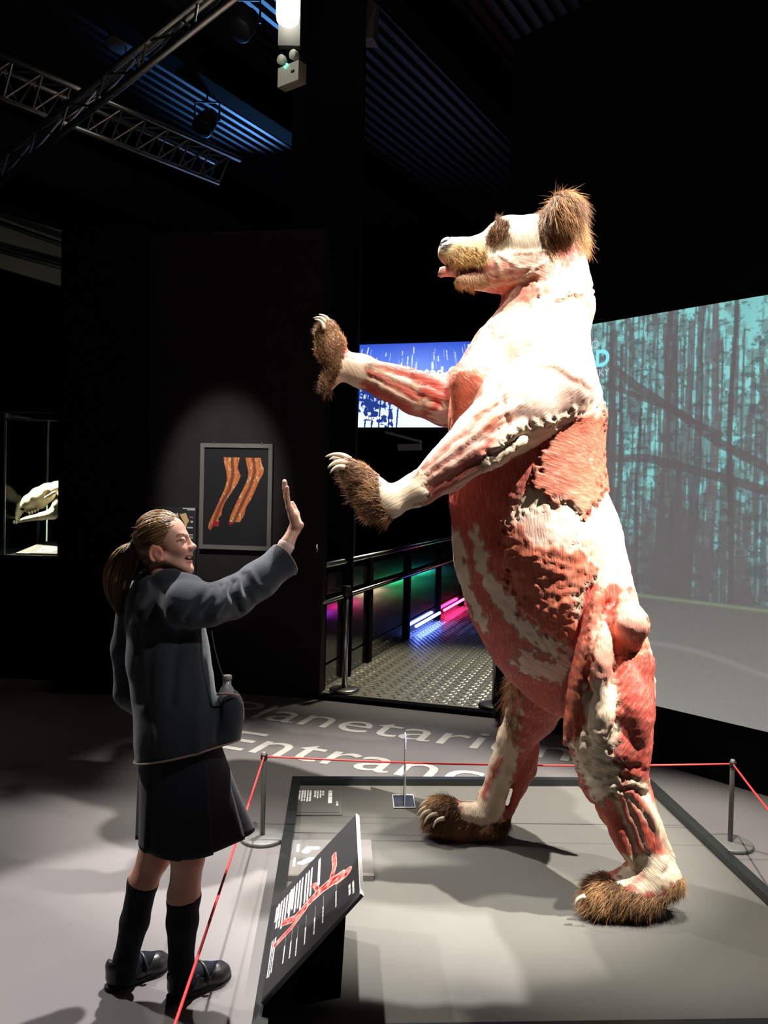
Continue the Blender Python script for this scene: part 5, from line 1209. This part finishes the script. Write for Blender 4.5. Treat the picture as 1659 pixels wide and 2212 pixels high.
n = 60; S0 = V4c[RNG.integers(0, len(V4c), n)]; path = S0[:, None] + t_ * (RNG.normal(size=(n, 1, 3)) * 0.012 + (tie - S0)[:, None] * 0.35) + np.sin(np.pi * t_ * 0.5) * nrm(A3(0, 0, 1)) * 0.014 * RNG.random((n, 1, 1))
strands(path, 0.0006, hair, 'flyaway_hair', M_HAIR, np.tile(A3(0.35, 0.22, 0.10), (n, 1)))
n = 1500; ctl = np.array([tie, P(268, 1195, 2.54), P(250, 1240, 2.55), P(243, 1285, 2.55), P(258, 1325, 2.54)])
def bez(c, t):
    c = [c[k][None, None] for k in range(5)]; b = [1, 4, 6, 4, 1]; return sum(b[k] * (1 - t) ** (4 - k) * t ** k * c[k] for k in range(5))
off = RNG.normal(size=(n, 1, 3)); off /= np.linalg.norm(off, axis=2, keepdims=True); off *= RNG.random((n, 1, 1)) ** 0.5
t_ = np.linspace(0, 1, 12)[None, :, None] * (0.75 + 0.3 * RNG.random((n, 1, 1)))
path = bez(ctl, t_) + off * (0.010 + 0.048 * np.sin(np.pi * np.clip(t_, 0, 1) ** 0.8)) * A3(0.85, 0.85, 0.6)
tn = RNG.random(n)[:, None]; hcol = A3(0.08, 0.045, 0.02) * (1 - tn) + A3(0.30, 0.18, 0.08) * tn
strands(path, 0.0013, hair, 'ponytail', M_HAIR, hcol)
MB().tube([tie + 0.017 * (math.cos(a_) * hup + math.sin(a_) * hla) for a_ in np.linspace(0, 2 * math.pi, 16, endpoint=False)], 0.005, 8, closed=True).make('hair_tie', mat('dark_elastic', (0.02, 0.02, 0.03), 0.8, nscale=50), hair, True)

# ---- blazer
M_NAVY = mat('navy_wool', (0.016, 0.024, 0.036), 0.85, nscale=40, nvar=0.25, bump=0.25, bscale=420, spec=0.25, **{'Sheen Weight': 0.25})
M_PIPE = mat('pale_piping', (0.32, 0.24, 0.20), 0.7, nscale=80)
JF = Field(A3(-1.0, 2.2, 0.55), A3(-0.15, 2.95, 1.48), 0.0055)
JF.chain([gm(345, 1268, 2.53, 52), gm(356, 1325, 2.53, 80), gm(364, 1420, 2.53, 84), gm(378, 1500, 2.52, 86), gm(392, 1580, 2.51, 96), gm(396, 1680, 2.51, 101)], 0.03)
JF.chain([gm(300, 1288, 2.62, 36), gm(350, 1275, 2.53, 48), gm(402, 1290, 2.45, 42)], 0.03)
JF.chain([gm(292, 1300, 2.63, 38), gm(276, 1400, 2.65, 34), gm(282, 1495, 2.66, 33), gm(320, 1535, 2.70, 28)], 0.02)
JF.chain([gm(400, 1310, 2.43, 50), gm(450, 1306, 2.46, 46), gm(500, 1292, 2.52, 43), gm(560, 1252, 2.59, 39), gm(616, 1208, 2.645, 36), gm(650, 1184, 2.68, 36)], 0.022)
JF.ell(P(496, 1548, 2.50), A3(0.046, 0.06, 0.088), 0.03)
JF.ell(P(470, 1600, 2.52), A3(0.06, 0.07, 0.06), 0.04)
JF.chain([gm(335, 1255, 2.55, 30), gm(360, 1252, 2.48, 26), gm(415, 1262, 2.47, 22)], 0.015)
cu0, cu1 = P(560, 1252, 2.59), P(617, 1207, 2.645); cdv = nrm(cu1 - cu0)
JF.plane_cut(cu1, cdv, 0.003) if False else None
# sleeve end: trim beyond the cuff and hollow it
sl_, X__ = JF._sub(cu1 - 0.09, cu1 + 0.09, 0); JF._mix(sl_, -((X__ - cu1) @ cdv), 0.002, True)
JF.cone(cu1 - cdv * 0.05, 0.024 * 1.2, cu1 + cdv * 0.05, 0.036 * 1.25, 0.004, sub=True)
hp = [P(302, 1646, 2.50), P(400, 1636, 2.40), P(503, 1603, 2.52)]; hn = nrm(np.cross(hp[1] - hp[0], hp[2] - hp[0])); hn = hn if hn[2] < 0 else -hn
JF.plane_cut(hp[0], hn, 0.004)
# neck opening
JF.cone(hz(480, 1700), 0.052, hz(560, 1250), 0.060, 0.008, sub=True)
V5, F5 = JF.mesh(); V5 = smooth_mesh(V5, F5, 2); N5 = vnormals(V5, F5); q5 = projpx(V5); gx_, gy_ = q5[:, 0], q5[:, 1]
dsp = 0.010 * (fbm(V5 * A3(9, 9, 5), 3) - 0.45)
sleeve = dseg(gx_, gy_, [(430, 1300), (500, 1292), (617, 1207)]) < 60
for pts, w, dp_ in (([(478, 1262), (470, 1290), (440, 1330)], 7, -.010), ([(505, 1255), (500, 1280), (520, 1320)], 7, -.011), ([(490, 1258), (488, 1285), (465, 1330)], 6, .006), ([(525, 1240), (530, 1270), (545, 1300)], 7, -.009), ([(455, 1265), (430, 1300), (400, 1340)], 9, -.009), ([(540, 1235), (556, 1265), (580, 1270)], 8, .006), ([(515, 1250), (520, 1290)], 6, .006)):
    dsp += dp_ * np.exp(-(dseg(gx_, gy_, pts) / w) ** 2) * sleeve
for pts, w, dp_ in (([(400, 1345), (380, 1420), (370, 1520)], 12, -.009), ([(340, 1330), (320, 1420), (318, 1530), (330, 1640)], 14, -.007), ([(300, 1330), (298, 1420), (300, 1520)], 10, -.006), ([(458, 1350), (470, 1440), (474, 1520), (470, 1600)], 6, -.008), ([(420, 1380), (430, 1500), (425, 1620)], 14, .006)):
    dsp += dp_ * np.exp(-(dseg(gx_, gy_, pts) / w) ** 2) * (~sleeve)
V5 = V5 + N5 * dsp[:, None]
jk = mk('blazer', V5, F5, M_NAVY, girl, True)
def ring(Fd, c, n_, m_=40, rmax=0.25, grow_=0.0):
    n_ = nrm(n_); u_ = nrm(np.cross(n_, A3(0, 0, 1) if abs(n_[2]) < .9 else A3(1, 0, 0))); w_ = np.cross(n_, u_); out = []
    for a_ in np.linspace(0, 2 * math.pi, m_, endpoint=False):
        d_ = math.cos(a_) * u_ + math.sin(a_) * w_; rr = np.arange(0.01, rmax, 0.002); p_ = c + rr[:, None] * d_
        ix = np.clip(np.round((p_ - Fd.lo) / Fd.h).astype(int), 0, Fd.n - 1); f_ = Fd.a[ix[:, 0], ix[:, 1], ix[:, 2]]
        neg = np.where(f_ < 0)[0]; r0 = rr[neg[-1]] if len(neg) else 0.05
        out.append(c + (r0 + grow_) * d_)
    o_ = np.array(out)
    for _ in range(2): o_ = (np.roll(o_, 1, 0) + 2 * o_ + np.roll(o_, -1, 0)) / 4
    return list(o_)
hcn = (P(396, 1640, 2.51)); hcn = hcn - hn * np.dot(hcn - hp[0], hn)
MB().tube(ring(JF, hcn - hn * 0.006, hn, 60, 0.26, 0.003), 0.0028, 6, closed=True).make('hem_piping', M_PIPE, jk, True)
MB().tube(ring(JF, cu1 - cdv * 0.004, cdv, 30, 0.075, 0.0015), 0.0026, 6, closed=True).make('cuff_piping', M_PIPE, jk, True)
pk = [P(x, y, 2.452) for x, y in ((471, 1500), (492, 1497), (514, 1502))]
MB().tube([P(469, 1500, 2.44), P(480, 1499, 2.432), P(492, 1498, 2.432), P(504, 1499, 2.445), P(515, 1503, 2.47)], 0.0035, 6).make('pocket_piping', M_PIPE, jk, True)
MB().tube([P(455, 1352, 2.455), P(463, 1400, 2.445), P(474, 1440, 2.435), P(488, 1478, 2.43)], 0.0022, 6).make('front_edge', mat('blazer_edge', (0.06, 0.065, 0.075), 0.8, nscale=40), jk, True)
# shirt cuff
cr = [cu1 - cdv * 0.02 + 0.030 * (math.cos(a_) * nrm(np.cross(cdv, A3(0, 1, 0))) + math.sin(a_) * nrm(np.cross(cdv, np.cross(cdv, A3(0, 1, 0))))) for a_ in np.linspace(0, 2 * math.pi, 24, endpoint=False)]
c_ = (cu1 + ha(600, 1560, -.025)) / 2; ca_ = nrm(ha(770, 1230) - ha(500, 1740, -.03)); cb = ha(560, 1640, -.028)
MB().lathe([(0.0262, -0.03), (0.0270, 0.0), (0.0275, 0.014), (0.0262, 0.014), (0.0255, -0.03)], cb, 28, ca_).make('shirt_cuff', mat('pale_pink_cotton', (0.62, 0.47, 0.46), 0.8, nscale=60, bump=0.1), girl, True)
# bottle standing in the pocket
bo = P(490, 1503, 2.492); bt = thing('bottle', bo + A3(0, 0, -0.05), 'small clear bottle with pale cap standing in the blazer pocket', 'bottle')
M_CLR = mat('clear_plastic', (0.75, 0.78, 0.80), 0.12, nscale=9, nvar=0.08, **{'Transmission Weight': 0.55})
MB().lathe([(0.024, -0.06), (0.026, -0.03), (0.026, 0.005), (0.020, 0.022), (0.013, 0.034), (0.012, 0.050)], bo, 20).make('bottle_body', M_CLR, bt, True)
MB().lathe([(0.0145, 0.050), (0.0145, 0.062), (0.012, 0.064)], bo, 18).make('cap', mat('pale_cap', (0.3, 0.3, 0.29), 0.5, nscale=20), bt, True)

# ---- skirt
M_SKIRT = mat('navy_skirt', (0.013, 0.0135, 0.022), 0.9, nscale=40, nvar=0.3, bump=0.25, bscale=420, spec=0.2, **{'Sheen Weight': 0.15})
nA, nT = 144, 22; sv = []; th_ = np.linspace(0, 2 * math.pi, nA, endpoint=False)
top_c, bot_c = P(390, 1600, 2.515), P(398, 1812, 2.515)
for i in range(nT):
    t = i / (nT - 1); c = top_c + (bot_c - top_c) * t
    for a_ in th_:
        # angle 0 points right in the picture, pi/2 away from the camera
        pleat = ((a_ * 9 / (2 * math.pi)) % 1.0); rr = 0.118 + (0.150 - 0.118) * t ** 0.8 + t * 0.012 * (pleat - 0.5)
        dx = (a_ - 0.35 + math.pi) % (2 * math.pi) - math.pi
        rr += t ** 1.4 * 0.062 * math.exp(-(dx / 0.42) ** 2)
        rr += 0.010 * t * math.sin(a_ * 3 + 1)
        dz_ = 0.012 * t * math.sin(a_ * 2 + 0.6)
        sv.append(c + rr * (math.cos(a_) * A3(1, 0, 0) + math.sin(a_) * A3(0, 0.86, 0)) + A3(0, 0, dz_))
sf = [[i * nA + k, i * nA + (k + 1) % nA, (i + 1) * nA + (k + 1) % nA, (i + 1) * nA + k] for i in range(nT - 1) for k in range(nA)]
so = mk('skirt', sv, sf, M_SKIRT, girl, True); md = so.modifiers.new('thickness', 'SOLIDIFY'); md.thickness = 0.004; md.offset = 0

# ---- socks and shoes
M_SOCK = mat('black_ribbed_sock', (0.010, 0.012, 0.020), 0.9, nscale=60, nvar=0.3, bump=0.2, bscale=300, spec=0.2)
M_SHOE = mat('scuffed_black_leather', (0.022, 0.022, 0.023), 0.35, nscale=18, nvar=0.4, bump=0.1)
M_SOLE = mat('black_rubber_sole', (0.012, 0.012, 0.012), 0.7, nscale=20)
feet = [(A3(-0.627, 2.444, 0), A3(-0.468, 2.592, 0), RL, [(362, 1938), (429, 1932)], 2.49), (A3(-0.832, 2.490, 0), A3(-0.676, 2.640, 0), LL, [(277, 1890), (338, 1910)], 2.55)]
for hl, to, leg, top, dd in feet:
    fu = nrm(to - hl); fs = A3(fu[1], -fu[0], 0)
    def fp(u_, s_, z_): return hl + fu * u_ + fs * s_ + A3(0, 0, z_)
    KF = Field(np.minimum(hl, to) - A3(.12, .12, 0) + A3(0, 0, 0.012), np.maximum(hl, to) + A3(.12, .12, 0.5), 0.0042)
    KF.chain([(a_, r_ + 0.003) for a_, r_ in leg[3 - (1 if dd > 2.5 else 1):]] + [(fp(0.055, 0, 0.055), 0.031), (fp(0.12, 0, 0.045), 0.029), (fp(0.18, 0, 0.034), 0.024)], 0.015)
    a_, b_ = P(*top[0], dd), P(*top[1], dd); nn = nrm(np.cross(b_ - a_, A3(0.15, 1, 0.1))); nn = nn if nn[2] > 0 else -nn
    KF.plane_cut((a_ + b_) / 2, nn, 0.002)
    V, Fc = KF.mesh(); V = smooth_mesh(V, Fc, 2); mk('knee_sock', V, Fc, M_SOCK, girl, True)
    SF = Field(np.minimum(hl, to) - A3(.1, .1, 0), np.maximum(hl, to) + A3(.1, .1, 0.13), 0.0035)
    SF.chain([(fp(0.034, 0, 0.038), 0.034), (fp(0.10, 0, 0.030), 0.033), (fp(0.165, 0.004, 0.022), 0.036), (fp(0.188, 0.002, 0.020), 0.029)], 0.015)
    SF.chain([(fp(0.028, 0, 0.07), 0.030), (fp(0.07, 0, 0.06), 0.034)], 0.012)
    SF.plane_cut((0, 0, 0.012), (0, 0, -1), 0.003)
    SF.ell(fp(0.075, 0, 0.100), A3(0.062, 0.062, 0.040), 0.006, sub=True)
    V, Fc = SF.mesh(); V = smooth_mesh(V, Fc, 1); sh = mk('shoe', V, Fc, M_SHOE, girl, True)
    pl_ = []
    for a_ in np.linspace(0, 2 * math.pi, 36, endpoint=False):
        c_, s_ = math.cos(a_), math.sin(a_); pl_.append((0.108 + 0.112 * c_, (0.037 + 0.006 * c_) * np.sign(s_) * abs(s_) ** 0.75))
    MB().prism(pl_, fu, fs, A3(0, 0, 0.014), hl + A3(0, 0, 0.001)).make('sole', M_SOLE, sh)
    MB().tube([fp(0.115, 0.045 * math.cos(a_), 0.030 + 0.048 * math.sin(a_)) for a_ in np.linspace(0, math.pi, 12)], 0.0055, 6).make('strap', M_SHOE, sh, True)
